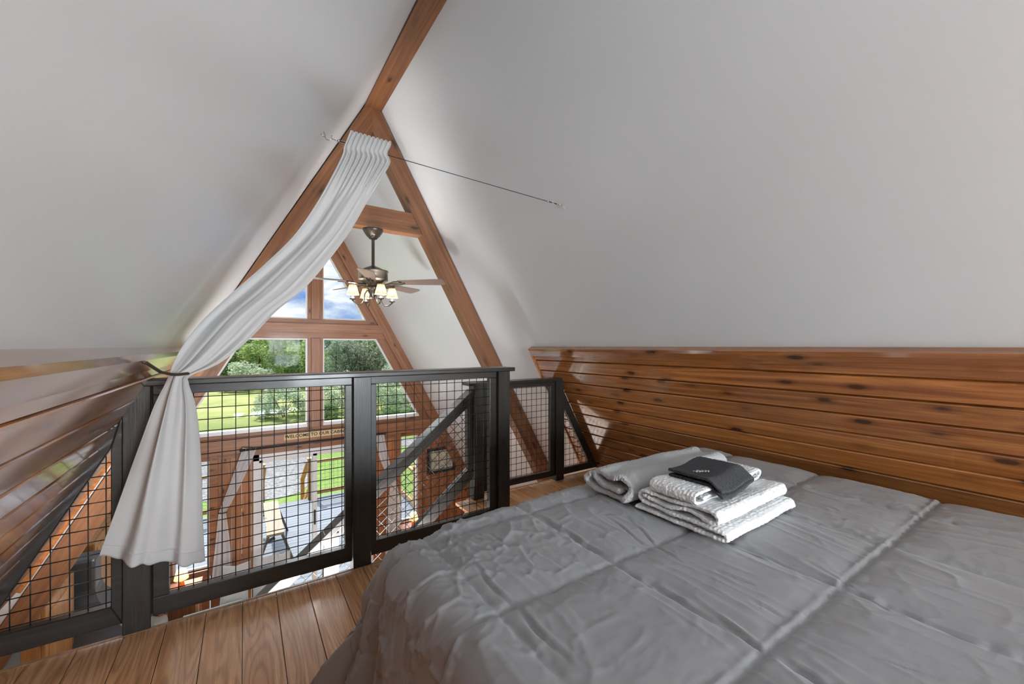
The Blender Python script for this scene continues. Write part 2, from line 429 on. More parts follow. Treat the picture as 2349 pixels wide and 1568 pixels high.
# wainscot of orange pine boards on both slopes
def wainscot(side, name, trimname, y1):
    f = (lambda z: rx(z)) if side > 0 else (lambda z: lx(z))
    off = .043                                   # thickness of the lining, measured level
    nrm = Vector((-side * M, 0, -1)).normalized()
    def q(z, d): return (f(z) + nrm.x * d, z + nrm.z * d)
    bm = bmesh.new(); z = 1.118; th = .034
    zs = [1.125, 1.071]
    while zs[-1] > .05: zs.append(zs[-1] - .0955)
    zs[-1] = max(zs[-1], .0)
    for a, b in zip(zs, zs[1:]):
        y = YB
        e = .011
        p = [q(a - .0016, 0), q(b + .0016, 0), q(b + .0016, th - .012), q(b + e, th), q(a - e * .35, th), q(a - .0016, th - .004)]
        add_prism(bm, p, y, y1)
    pl = from_bm(name, bm, MT['pine']); tag(pl, 'orange pine board lining of the sloping wall', None, None, 'structure')
    bm = bmesh.new()
    p = [q(1.185, 0), q(1.12, 0), q(1.12, .044), q(1.168, .05), q(1.185, .046)]
    fs = add_prism(bm, p, YB, y1 + .012)
    p = [q(1.12, 0), q(.0, 0), q(.0, .044), q(1.12, .044)]
    add_prism(bm, p, y1, y1 + .022)
    cap = from_bm(trimname, bm, MT['pine']); tag(cap, 'moulded pine cap along the board lining', None, None, 'structure')
wainscot(1, 'wall_lining_right', 'trim_1', 3.02)
wainscot(-1, 'wall_lining_left', 'trim_2', 2.98)

# ridge beam and the open truss between loft and great room
YT, TT = 3.72, .14
def timbers():
    b = prism('ridge_beam', [(AX + .012 - .083, 3.322), (AX + .012 + .083, 3.322), (AX + .012, 3.322 + .14)], YB, YG, MT['pine_v'])
    bm = bmesh.new(); hw = (AZ - 3.325) / M
    bpy.data.objects.remove(b)
    add_box(bm, 0, YG - YB, -hw - .008, hw + .008, 0, .05)
    o = from_bm('ridge_beam', bm, MT['beam'], None, beam_mat((AX + .02, YB, 3.325), (AX + .02, YG, 3.325)))
    tag(o, 'brown wooden ridge beam at the peak of the roof', None, None, 'structure')
    for y0, tie, nm, lab in ((YT, (2.257, 2.454), 'roof_truss', 'brown timber truss with a collar tie beyond the loft railing'),):
        t = empty(nm, (AX, y0, ZF), lab, None, None, 'structure')
        d = .172                               # timber depth square to the slope
        for s in (1, -1):
            p0 = Vector((AX + s * .0, y0 + TT / 2, AZ)); z1 = ZF
            p1 = Vector(((rx(z1) if s > 0 else lx(z1)), y0 + TT / 2, z1))
            d_ = d if s > 0 else .135
            bm = bmesh.new()
            # end cut plumb at the ridge
            a = [(AX + s * .0, AZ - .02), (p1.x, p1.z), (p1.x - s * d_ * math.sqrt(1 + M * M) / M, p1.z), (AX + s * .0, AZ - d_ * math.sqrt(1 + M * M))]
            if s < 0:
                kk = math.sqrt(1 + M * M); zq = AZ - .172 * kk - .02
                a = a[:3] + [(lx(zq) + d_ * kk / M, zq), (AX, AZ - .172 * kk)]
            mw = beam_mat(p0, p1, (0, -1, 0)); inv = mw.inverted()
            vs0 = [inv @ Vector((x, y0, z)) for x, z in a]; vs1 = [inv @ Vector((x, y0 + TT, z)) for x, z in a]
            A = [bm.verts.new(v) for v in vs0]; B = [bm.verts.new(v) for v in vs1]
            bm.faces.new(A); bm.faces.new(B[::-1])
            for i in range(len(A)): bm.faces.new((A[i], B[i], B[(i + 1) % len(A)], A[(i + 1) % len(A)]))
            from_bm('rafter', bm, MT['beam'], t, mw)
        zt = (tie[0] + tie[1]) / 2
        k = d * math.sqrt(1 + M * M) / M
        beam('collar_tie', (lx(zt) + k - .05, y0 + TT / 2 + .004, zt), (rx(zt) - k + .05, y0 + TT / 2 + .004, zt), TT - .02, tie[1] - tie[0], MT['beam'], t)
        # pale scribe strip between timber and plaster
        for s in (1, -1):
            f = rx if s > 0 else lx
            bm = bmesh.new()
            z0, z1 = ZF, 3.2
            add_prism(bm, [(f(z0), z0), (f(z1), z1), (f(z1) - s * .045, z1), (f(z0) - s * .045, z0)], y0 + TT, y0 + TT + .02)
            from_bm('scribe_strip', bm, MT['white'], t)
timbers()

# ------------------------------------------------------------------ front gable wall
GC = .905
DW = dict(x0=.11, x1=1.78, z0=ZF + .02, z1=-.372)
WL = dict(x0=-.78, x1=-.39, z0=-1.83, z1=-.305)
WR = dict(x0=2.235, x1=2.555, z0=-1.84, z1=-.288)
HB = (-.372, -.045)
def gable():
    y0, y1 = YG, YG + .12
    bm = bmesh.new()
    # vertical knotty boards with openings left for door and windows
    ops = [DW, WL, WR]; brk = sorted({o[k] for o in ops for k in ('x0', 'x1')})
    x = lx(ZF)
    xs = [x]
    while x < rx(ZF):
        x += .118; xs.append(x)
    xs = sorted(set(xs + brk))
    for a, b in zip(xs, xs[1:]):
        if b - a < .012: continue
        m = (a + b) / 2
        ztop = HB[0] + .01
        zlim = min(AZ - M * max(abs(a - AX), abs(b - AX)), ztop)
        iv = [(ZF, max(zlim, ZF))]
        if zlim <= ZF + .02: continue
        for o in ops:
            if o['x0'] < m < o['x1']:
                new = []
                for p, q in iv:
                    if o['z0'] > p: new.append((p, min(q, o['z0'])))
                    if o['z1'] < q: new.append((max(p, o['z1']), q))
                iv = new
        for p, q in iv:
            if q - p > .03: add_box(bm, a + .002, b - .002, y0, y1, p, q, .003)
    # upper part is a rim that follows the slopes, behind the rafters
    w = from_bm('wall_front', bm, MT['pine_v']); tag(w, 'knotty pine board wall of the front gable', None, None, 'structure')
    # rafters of the gable
    t = empty('gable_truss', (AX, YG, 0), 'brown timber rafters and beams framing the front gable windows', None, None, 'structure')
    for s in (1, -1):
        k1, k2 = (.19, .325) if s > 0 else (.10, .21)
        f = rx if s > 0 else lx
        zA = ZF
        for (ka, kb, ya, yb, nm) in ((0, k1, YG - .06, y1, 'rafter'), (k1 - .01, k2, YG + .0, y1, 'window_trim')):
            z0 = zA if nm == 'rafter' else HB[1] - .02
            ztop = AZ - .02
            p0 = Vector((f(z0), 0, z0)); p1 = Vector((f(ztop), 0, ztop))
            poly = [(f(z0) - s * ka, z0), (AX - 0 * s, AZ - ka * M), (AX, AZ - kb * M), (f(z0) - s * kb, z0)]
            mw = beam_mat((f(z0), ya, z0), (AX, ya, AZ), (0, -1, 0)); inv = mw.inverted()
            bm = bmesh.new()
            A = [bm.verts.new(inv @ Vector((x, ya, z))) for x, z in poly]; B = [bm.verts.new(inv @ Vector((x, yb, z))) for x, z in poly]
            bm.faces.new(A); bm.faces.new(B[::-1])
            for i in range(4): bm.faces.new((A[i], B[i], B[(i + 1) % 4], A[(i + 1) % 4]))
            from_bm(nm, bm, MT['gable'], t, mw)
    def hb(nm, z0, z1, ya, k):
        zm = (z0 + z1) / 2
        beam(nm, (lx(zm) + k, (ya + y1) / 2, zm), (rx(zm) - k, (ya + y1) / 2, zm), y1 - ya, z1 - z0, MT['gable'], t)
    hb('header_beam', HB[0] + .07, HB[1] - .045, YG - .05, .1)
    hb('header_trim', HB[1] - .05, HB[1], YG - .006, .1)
    hb('header_trim', HB[0], HB[0] + .075, YG - .006, .1)
    hb('tie_trim', 1.525, 1.60, YG - .005, .13)
    hb('tie_beam', 1.392, 1.53, YG - .05, .1)
    hb('tie_trim', 1.304, 1.397, YG - .02, .13)
    for z0, z1 in ((HB[1], 1.306), (1.60, 2.72)):
        beam('mullion', (GC + .008, (YG + y1) / 2, z0), (GC + .008, (YG + y1) / 2, z1), .214, y1 - YG, MT['gable'], t, (0, 1, 0))
        beam('mullion_post', (GC + .008, YG - .02, z0), (GC + .008, YG - .02, z1 - (.2 if z1 > 2 else 0)), .125, .05, MT['gable'], t, (0, 1, 0))
    # header white window boards
    # windows of the gable
    def win(n, poly, label, fw=.022, yy=YG + .05):
        """a fixed window in the outline poly (x,z), counter-clockwise seen from inside"""
        bm = bmesh.new(); c = Vector((sum(p[0] for p in poly) / len(poly), sum(p[1] for p in poly) / len(poly)))
        N = len(poly); P = [Vector(p) for p in poly]
        inn = []
        for i in range(N):
            a, b_, d = P[i - 1], P[i], P[(i + 1) % N]
            e1 = (b_ - a).normalized(); e2 = (d - b_).normalized()
            n1 = Vector((-e1.y, e1.x)); n2 = Vector((-e2.y, e2.x))
            if n1.dot(c - b_) < 0: n1 = -n1
            if n2.dot(c - b_) < 0: n2 = -n2
            bi = (n1 + n2); bi = bi / max(.2, bi.dot(n1))
            inn.append(b_ + bi * fw)
        for i in range(N):
            j = (i + 1) % N
            add_prism(bm, [P[i], P[j], inn[j], inn[i]], yy - .02, yy + .03)
        o = from_bm(f'window_{n}', bm, MT['vinyl']); tag(o, label, None, None, 'structure')
        prism('pane', [tuple(p) for p in inn], yy + .004, yy + .008, MT['glass'], o)
        return o
    kr, kl = .325, .21
    def xr(z): return rx(z) - kr
    def xl(z): return lx(z) + kl
    zt_ = AZ - kr * M
    gl, gr = GC + .008 - .107, GC + .008 + .107
    zr_ = AZ - (gr - AX + kr) * M
    zl_ = AZ - (AX - gl + kl) * M
    win(1, [(xl(1.6), 1.6), (gl, 1.6), (gl, zl_)], 'upper gable window, two-sided pane nearest the curtain')
    win(2, [(gr, 1.6), (xr(1.6), 1.6), (gr, zr_)], 'upper gable window behind the ceiling fan')
    w3 = win(3, [(xl(HB[1]), HB[1]), (gl, HB[1]), (gl, 1.304), (xl(1.304), 1.304)], 'wide gable window over the meadow')
    w4 = win(4, [(gr, HB[1]), (xr(HB[1]), HB[1]), (xr(1.304), 1.304), (gr, 1.304)], 'wide gable window in front of the pine trees')
    for i, o in ((5, WL), (6, WR)):
        win(i, [(o['x0'], o['z0']), (o['x1'], o['z0']), (o['x1'], o['z1']), (o['x0'], o['z1'])], 'narrow ground-floor window beside the sliding door', .03)
        bm = bmesh.new(); tw = .09
        for b in ((o['x0'] - tw, o['x0'], o['z0'] - tw, o['z1'] + .0), (o['x1'], o['x1'] + tw, o['z0'] - tw, o['z1']), (o['x0'], o['x1'], o['z0'] - tw, o['z0'])):
            add_box(bm, b[0], b[1], YG - .02, YG + .01, b[2], b[3], .003)
        tag(from_bm(f'trim_{i}', bm, MT['gable']), 'wooden casing of the narrow window', None, None, 'structure')
    # white sill strips under the big panes
    for a, b, o in ((xl(HB[1]) + .01, gl, w3), (gr, xr(HB[1]) - .01, w4)):
        box('sill', (a, b, YG + .005, YG + .10, HB[1] + .001, HB[1] + .055), MT['vinyl'], o, .004)
    # sliding door
    o = DW; y = YG + .03
    bm = bmesh.new()
    add_box(bm, o['x0'], o['x1'], y - .04, y + .09, o['z1'] - .085, o['z1'])
    add_box(bm, o['x0'], o['x0'] + .07, y - .04, y + .09, o['z0'], o['z1'])
    add_box(bm, o['x1'] - .07, o['x1'], y - .04, y + .09, o['z0'], o['z1'])
    add_box(bm, o['x0'], o['x1'], y - .04, y + .09, o['z0'], o['z0'] + .04)
    d = from_bm('door_1', bm, MT['vinyl']); tag(d, 'white sliding glass door to the deck', None, None, 'structure')
    mid = .905
    for a, b, dy in ((o['x0'] + .06, mid + .035, .0), (mid - .035, o['x1'] - .06, .045)):
        bm = bmesh.new(); st = .058
        z0, z1 = o['z0'] + .04, o['z1'] - .08
        add_box(bm, a, a + st, y + dy, y + dy + .035, z0, z1, .003); add_box(bm, b - st, b, y + dy, y + dy + .035, z0, z1, .003)
        add_box(bm, a, b, y + dy, y + dy + .035, z0, z0 + .08, .003); add_box(bm, a, b, y + dy, y + dy + .035, z1 - .05, z1, .003)
        s_ = from_bm('door_leaf', bm, MT['vinyl'], d)
        box('pane', (a + st, b - st, y + dy + .015, y + dy + .019, z0 + .08, z1 - .05), MT['glass'], s_, 0)
    box('door_handle', (mid - .012, mid + .012, y - .03, y, -1.55, -1.33), MT['black'], d, .004)
gable()

# ================================================================== RAILINGS AND STAIR
def wires(bm, poly, y, step, r, angle=0.0, origin=(0, 0), dy=.0025):
    """woven wire clipped to a convex polygon of (x,z) points in the plane y."""
    for k, a in enumerate((angle, angle + math.pi / 2)):
        d = Vector((math.cos(a), math.sin(a))); n = Vector((-d.y, d.x))
        o = Vector(origin)
        ts = [(Vector(p) - o).dot(n) for p in poly]
        i0, i1 = math.ceil(min(ts) / step), math.floor(max(ts) / step)
        for i in range(i0, i1 + 1):
            q = o + n * (i * step); lo, hi = -1e9, 1e9; ok = True
            N = len(poly)
            cx = Vector((sum(p[0] for p in poly) / N, sum(p[1] for p in poly) / N))
            for j in range(N):
                a0, b0 = Vector(poly[j]), Vector(poly[(j + 1) % N]); e = b0 - a0; m = Vector((-e.y, e.x))
                if m.dot(cx - a0) < 0: m = -m
                den = m.dot(d); num = m.dot(a0 - q)
                if abs(den) < 1e-9:
                    if num > 0: ok = False
                elif den > 0: lo = max(lo, num / den)
                else: hi = min(hi, num / den)
            if not ok or hi - lo < .008: continue
            yy = y + (dy if k else -dy)
            p0, p1 = q + d * lo, q + d * hi
            add_tube(bm, [(p0.x, yy, p0.y), (p1.x, yy, p1.y)], r, 6)

def frame_panel(parent, poly, inner, y0, y1, step=.0522, origin=(0, 0), r=.0021, angle=0.0, name='panel_frame'):
    bm = bmesh.new(); N = len(poly)
    if N == 4:
        (X0, Z0), (X1, Z1) = poly[0], poly[2]; (a0, c0), (a1, c1) = inner[0], inner[2]
        for b in ((X0, X1, Z0, c0), (X0, X1, c1, Z1), (X0, a0, c0 + .0005, c1 - .0005), (a1, X1, c0 + .0005, c1 - .0005)): add_box(bm, b[0], b[1], y0, y1, b[2], b[3], .003)
    for i in range(N if N != 4 else 0):
        j = (i + 1) % N
        fs = add_prism(bm, [poly[i], poly[j], inner[j], inner[i]], y0, y1)
        bmesh.ops.bevel(bm, geom=list({e for f in fs for e in f.edges}), offset=.003, segments=1, affect='EDGES')
    fr = from_bm(name, bm, MT['dark'], parent)
    bm = bmesh.new(); wires(bm, inner, (y0 + y1) / 2, step, r, angle, origin)
    from_bm('wire_mesh', bm, MT['wire'], fr, smooth=True)
    return fr

def rect(x0, x1, z0, z1): return [(x0, z0), (x1, z0), (x1, z1), (x0, z1)]

def notched_post(parent, x0, x1, yf, z1):
    L = z1 + .26
    mw = beam_mat(((x0 + x1) / 2, yf + .045, -.26), ((x0 + x1) / 2, yf + .045, z1), (0, 1, 0)); inv = mw.inverted()
    bm = bmesh.new()
    prof = [(yf, .0), (yf, z1), (yf + .09, z1), (yf + .09, -.26), (yf + .016, -.26), (yf + .016, .0)]
    A = [bm.verts.new(inv @ Vector((x0, y, z))) for y, z in prof]; B = [bm.verts.new(inv @ Vector((x1, y, z))) for y, z in prof]
    bm.faces.new(A); bm.faces.new(B[::-1])
    for i in range(6): bm.faces.new((A[i], B[i], B[(i + 1) % 6], A[(i + 1) % 6]))
    bmesh.ops.bevel(bm, geom=bm.edges[:], offset=.003, segments=1, affect='EDGES')
    return from_bm('post', bm, MT['dark'], parent, mw)

def railings():
    t = empty('guard_rail', (.5, 2.31, 0), 'long charcoal stained railing with square wire mesh along the oak floor edge', 'railing')
    yf = 2.262
    for x0, x1 in ((-.417, -.328), (.486, .579), (1.394, 1.484)): notched_post(t, x0, x1, yf, 1.022)
    beam('handrail', (-.42, 2.31, 1.035), (1.509, 2.31, 1.035), .145, .026, MT['dark'], t, bev=.005)
    y0, y1 = 2.285, 2.325
    org = (-.2075 + .018, .112 + .0135)
    frame_panel(t, rect(-.326, .484, .035, 1.021), rect(-.272, .449, .112, .980), y0, y1, origin=org)
    frame_panel(t, rect(.581, 1.392, .035, 1.021), rect(.613, 1.341, .112, .980), y0, y1, origin=(.628, org[1]))
    # wedge panel that fills the corner under the left slope
    out = [(-.875, .041), (-.419, .041), (-.419, .93), (-.4195, .931)]
    h = lambda z: -.408 - (.937 - z) / 1.785
    hi = lambda z: -.453 - (.775 - z) / 1.853
    out = [(h(.041), .041), (-.419, .041), (-.419, .917)]
    inn = [(hi(.122) , .122), (-.455, .122), (-.455, .771)]
    frame_panel(t, out, inn, y0, y1, origin=(-.455 - .018, .122 + .0135))

    # second railing at the head of the stair
    t = empty('guard_rail', (1.9, 2.80, 0), 'short charcoal railing at the stair head, ending in a wedge against the pine boards', 'railing')
    y2 = 2.752
    notched_post(t, 1.475, 1.567, y2, .884); notched_post(t, 2.294, 2.382, y2, .884)
    beam('handrail', (1.425, y2 + .05, .894), (2.395, y2 + .05, .894), .13, .022, MT['dark'], t, bev=.004)
    y0, y1 = y2 + .015, y2 + .05
    frame_panel(t, rect(1.569, 2.292, .044, .883), rect(1.60, 2.240, .093, .842), y0, y1, origin=(1.6 + .03, .106))
    k = 1.757
    hx = lambda z: 2.822 - (z - .031) / k
    out = [(2.384, .036), (hx(.036), .036), (2.384, .031 + (2.822 - 2.384) * k)]
    inn = [(2.40, .093), (2.708 + .0, .093), (2.40, .093 + (2.708 - 2.40) * k)]
    frame_panel(t, out, inn, y0, y1, origin=(2.40 + .03, .106), step=.05)

    # guard that follows the stair down
    t = empty('stair_rail', (.5, 2.77, 0), 'sloping charcoal stair railing with diamond wire mesh', 'railing')
    sl = .814; ang = math.atan(sl)
    xt = 1.473
    top = lambda x: .855 - sl * (1.464 - x)
    bot = lambda x: .232 - sl * (1.415 - x)
    ym = y2 + .04
    def slab(nm, f, x0, x1, w, hh): beam(nm, (x0, ym, f(x0) - hh / 2 / math.cos(ang)), (x1, ym, f(x1) - hh / 2 / math.cos(ang)), w, hh, MT['dark'], t)
    slab('handrail', top, -1.7, xt, .10, .038)
    slab('top_rail', lambda x: top(x) - .046, -1.7, xt, .04, .05)
    slab('bottom_rail', bot, -1.7, xt, .05, .085)
    xs = [(.505, xt - .012), (-.62, .415), (-1.7, -.71)]
    for i, (a, b) in enumerate(xs):
        inn = [(a, bot(a) - .005), (b, bot(b) - .005), (b, top(b) - .105), (a, top(a) - .105)]
        bm = bmesh.new(); wires(bm, inn, ym, .0522, .0021, ang, (a, bot(a)))
        from_bm('wire_mesh', bm, MT['wire'], t, smooth=True)
        if i < 2:
            xm = a - .045
            beam('post', (xm, ym + .0, bot(xm) - .28), (xm, ym, top(xm) - .03), .088, .088, MT['dark'], t, (0, 1, 0))
    beam('end_stile', (xt - .024, ym, bot(xt) - .03), (xt - .024, ym, top(xt) - .05), .045, .05, MT['dark'], t, (0, 1, 0))

    # staircase
    t = empty('staircase', (0, 2.53, ZF), 'oak stair that climbs behind the mesh railing to the loft', 'staircase')
    n = 13; rise = -ZF / (n + 0); run = rise / sl
    x = 1.44; z = 0
    for i in range(n - 1):
        z -= rise; x -= run
        if z < ZF + .05: break
        beam('tread', (x + run / 2 + .0, 2.30, z - .02), (x + run / 2, 2.742, z - .02), run + .02, .04, MT['tread'], t) if False else None
        bm = bmesh.new(); add_box(bm, x - .015, x + run, 2.30, 2.742, z - .038, z, .006)
        from_bm('tread', bm, MT['tread'], t)
        bm = bmesh.new(); add_box(bm, x + run - .02, x + run - .004, 2.302, 2.74, z, z + rise - .038)
        from_bm('riser', bm, MT['white'], t)
    for y in (2.285, 2.747):
        prism('stringer', [(1.43, -.05), (1.43, -.34), (1.43 - (ZF + .34) / -sl + .0, ZF), (1.43 - (ZF + .05) / -sl, ZF)], y, y + .012, MT['white'], t)
railings()

# ================================================================== BED
XF, YF0 = .455, 1.275
BZ = .545
def sm(x): x = np.clip(x, 0, 1); return x * x * (3 - 2 * x)

def vnoise(P, seed=0):
    return np.array([noise.noise(Vector((p[0] + seed * 13.7, p[1] - seed * 7.1, p[2] + seed * 3.3))) for p in P])

def comforter():
    a = np.concatenate([np.arange(-.66, 2.0001, .0055), [2.01, 2.03, 2.06, 2.09]])
    b = np.concatenate([np.arange(-1.55, -.2, .02), np.arange(-.2, .6601, .0085)]) if False else np.arange(-1.50, .6601, .0055)
    Aa, Bb = np.meshgrid(a, b, indexing='ij'); sh = Aa.shape
    A, B = Aa.ravel(), Bb.ravel()
    yf = lambda x: YF0 + .075 * np.clip(x - XF, 0, 2)
    # seam pattern on the unfolded sheet, squares of about 0.41 m
    sx = np.array([.055, .452, .857, 1.261, 1.66, 2.2, -.35]); sy = np.array([-.03, -.452, -.868, -1.284, .39]); Bs = B + .075 * np.clip(A, 0, 2)
    wob = vnoise(np.stack([A * 3, B * 3, A * 0], 1), 2) * .006
    dx = np.min(np.abs(A[:, None] + wob[:, None] - sx[None]), 1); dyy = np.min(np.abs(Bs[:, None] + wob[:, None] - sy[None]), 1)
    ds = np.minimum(dx, dyy)
    puff = .009 * (1 - np.exp(-(ds / .010) ** 1.3)) + .007 * (1 - np.exp(-(ds / .055) ** 2))
    # gathered, stitched ridges beside the seams
    g = vnoise(np.stack([A * 26, B * 26, A * 0], 1), 5)
    gath = np.exp(-(ds / .026) ** 2) * np.abs(g) * .006
    ridge = .005 * np.exp(-((np.min(np.abs(Bs[:, None] - .014 + wob[:, None] - sy[None, 2:3]), 1)) / .0065) ** 2) * (.6 + vnoise(np.stack([A * 7, B, B], 1), 9))
    # crumples: folded creases, mostly in the hanging cloth
    n1 = vnoise(np.stack([A * 5.0, B * 5.0, A * 0], 1), 11); n2 = vnoise(np.stack([A * 11, B * 11, A * 0], 1), 17)
    cr = (1 - np.abs(n1) * 2.6).clip(0) ** 3 * .013 + (1 - np.abs(n2) * 2.4).clip(0) ** 3 * .006
    def vor(sc, seed):
        r_ = np.empty(len(A))
        wx = n1 * .25; wy = n2 * .18
        for i in range(len(A)):
            ka, kb = ((.6, 1.0) if A[i] < -.02 else (1.0, 1.0)); dd = noise.voronoi(Vector((A[i] * sc * ka + wx[i] + seed, B[i] * sc * kb + wy[i], seed * 1.7)))[0]
            r_[i] = dd[1] - dd[0]
        return r_
    v1, v2 = vor(8.0, 3.1), vor(19.0, 8.3)
    fac = np.exp(-(v1 / .065) ** 1.1) * .0075 * (.3 + (n2 > -.05)) + np.exp(-(v2 / .12) ** 1.1) * .0042 * (n1 > -.12)
    soft = vnoise(np.stack([A * 2.2, B * 2.2, A * 0], 1), 23) * .010
    # long creases that run along the bed
    long = vnoise(np.stack([A * 15 + 2 * vnoise(np.stack([A * 2, B * 1.3, B * 0], 1), 3), B * 1.6, A * 0], 1), 29)
    lc = (1 - np.abs(long) * 3.4).clip(0) ** 4 * .0055
    d = np.maximum(np.maximum(-A, 0), np.maximum(B, 0))
    w_drape = sm(d / .12)
    near_corner = np.exp(-(((A - .0) / .42) ** 2 + ((B - .02) / .38) ** 2))
    wk = np.clip(.08 + .9 * w_drape * np.where(B > np.maximum(-A, 0), .30, 1) + .55 * near_corner, 0, 1)
    sharp = np.zeros_like(A)
    def crease(p0, p1, w, dep):
        nonlocal sharp
        p0, p1 = np.array(p0), np.array(p1); v = p1 - p0; L = np.hypot(*v); u = v / L
        ra, rb = A - p0[0], B - p0[1]; s = (ra * u[0] + rb * u[1]); q = -ra * u[1] + rb * u[0]
        q = q + .004 * np.sin(s * 31 + p0[0] * 50)
        t = np.clip(s / L, 0, 1); env = np.where((s > 0) & (s < L), np.sin(np.pi * t) ** .6, 0)
        sharp += env * (-dep * np.exp(-(q / w) ** 2) + dep * .5 * np.exp(-((q - w * 2.0) / (w * 1.3)) ** 2))
    def cp(x0, y0, x1, y1, w=.006, dep=.009):
        w *= .62; dep *= .8
        p, q = atZ(x0, y0, .56), atZ(x1, y1, .56)
        f = lambda P: (P.x - XF, P.y - (YF0 + .075 * max(P.x - XF, 0)))
        crease(f(p), f(q), w, dep)
    for c in ((1668, 1245, 1765, 1282), (1740, 1265, 1935, 1345), (1788, 1175, 2020, 1240), (1405, 1288, 1505, 1345), (1500, 1340, 1640, 1418, .008, .011),
              (1640, 1412, 1775, 1498, .008, .012), (2075, 1258, 2168, 1287), (1965, 1355, 2045, 1395), (1718, 1378, 1800, 1412), (1640, 1305, 1735, 1345), (1790, 1505, 1900, 1568, .008, .012),
              (1232, 1180, 1300, 1215, .009, .013), (1290, 1212, 1385, 1268, .008, .012), (1450, 1200, 1560, 1290, .006, .006), (1385, 1180, 1500, 1262, .006, .006), (1300, 1178, 1420, 1225, .006, .006),
              (1850, 1440, 2160, 1560, .007, .007), (2120, 1415, 2349, 1520, .006, .006), (2060, 1390, 2150, 1430, .006, .006), (1860, 1290, 1985, 1360, .006, .005), (1180, 1240, 1300, 1300, .012, .005), (1150, 1290, 1290, 1350, .012, .006),
              (1120, 1220, 1180, 1262, .006, .008), (1060, 1240, 1125, 1262, .006, .008), (1090, 1300, 1180, 1390, .007, .011), (1185, 1390, 1310, 1520, .009, .012)):
        cp(*c)
    hgt = puff + gath + ridge * (A > -.1) + soft * .35 + lc * .6 * (1 - w_drape) + cr * wk * .16 + fac * wk * np.where(w_drape > .5, 1.35, 1.8) + sharp
    # position of the sheet
    fa, fb = np.maximum(-A, 0), np.maximum(B, 0)
    mx = np.maximum(fa, fb); mn = np.minimum(fa, fb)
    ratio = np.where(mx > 1e-9, mn / np.maximum(mx, 1e-9), 0)
    th = np.where(fa >= fb, ratio * math.pi / 4, math.pi / 2 - ratio * math.pi / 4)
    th = np.where((fa <= 0) & (fb <= 0), 0, th)
    nx, ny = -np.cos(th), np.sin(th)
    isx = mx > 0
    Rr = .085
    corner = np.sin(2 * th) * isx
    # folds of the hanging part: flutes that deepen towards the hem
    sarc = np.where(fa >= fb, B * 1.0, -A * 1.0)
    flu = np.sin(sarc * 17 + 1.6 * np.sin(sarc * 5.0)) * .55 + .22 * np.sin(sarc * 43 + 2 * np.sin(sarc * 9)) + .5 * np.sin(th * 13 + 1.0) * corner
    flare = R(11) + R(9) * corner
    phi = np.minimum(mx / Rr, math.pi / 2 - flare)
    arc = Rr * (math.pi / 2 - flare)
    rest = np.maximum(mx - arc, 0)
    out = Rr * np.sin(phi) + rest * np.sin(flare)
    drop = Rr * (1 - np.cos(phi)) + rest * np.cos(flare)
    out += flu * np.clip(mx - .08, 0, 1) * (.075 + .12 * corner)
    floor_hit = BZ - drop
    Xb = XF + np.maximum(A, 0); Yb = yf(Xb) + np.minimum(B, 0)
    # surface normal for the height
    sn_, cn_ = np.sin(phi), np.cos(phi)
    X = Xb + np.where(isx, nx * out, 0) + np.where(isx, nx * sn_ * hgt, 0)
    Y = Yb + np.where(isx, ny * out, 0) + np.where(isx, ny * sn_ * hgt, 0)
    Z = BZ - np.where(isx, drop, 0) + np.where(isx, cn_ * hgt, hgt)
    # soft crown of the bed, sagging at the foot corner and rolling off at the head
    Z -= .018 * np.exp(-(((A) / .18) ** 2 + ((B) / .18) ** 2)) * (~isx | (mx < .2))
    Z -= sm((A - 1.90) / .19) * .10
    Z = np.maximum(Z, .012)
    vs = np.stack([X, Y, Z], 1)
    na, nb = sh
    idx = np.arange(na * nb).reshape(sh)
    fs = np.stack([idx[:-1, :-1].ravel(), idx[1:, :-1].ravel(), idx[1:, 1:].ravel(), idx[:-1, 1:].ravel()], 1)
    me = bpy.data.meshes.new('comforter'); me.from_pydata(vs.tolist(), [], fs.tolist()); me.update()
    o = link('comforter', me, MT['comforter'], smooth=True)
    md = o.modifiers.new('thickness', 'SOLIDIFY'); md.thickness = .012; md.offset = -1
    tag(o, 'crumpled grey quilted comforter spread over the bed and hanging to the floor', 'comforter')

def bed():
    t = empty('bed', (1.45, .4, 0), 'bed hidden under the grey comforter beside the pine wall', 'bed')
    bm = bmesh.new(); add_box(bm, XF + .02, 2.38, -.16, YF0 - .02, .26, .53, .05)
    from_bm('mattress', bm, MT['mattress'], t, smooth=True)
    box('base', (XF + .05, 2.38, -.14, YF0 - .05, .08, .255), MT['black'], t)
    for x in (XF + .12, 2.3):
        for y in (-.08, YF0 - .12): box('leg', (x - .03, x + .03, y - .03, y + .03, 0, .079), MT['black'], t)
comforter(); bed()

# ------------------------------------------------------------------ folded towels
def cat_rom(P, n):
    P = [np.array(p, float) for p in P]; P = [2 * P[0] - P[1]] + P + [2 * P[-1] - P[-2]]
    out = []
    for i in range(1, len(P) - 2):
        for k in range(n):
            t = k / n; p0, p1, p2, p3 = P[i - 1:i + 3]
            out.append(.5 * ((2 * p1) + (p2 - p0) * t + (2 * p0 - 5 * p1 + 4 * p2 - p3) * t * t + (3 * p1 - p0 - 3 * p2 + p3) * t ** 3))
    out.append(P[-2]); return np.array(out)

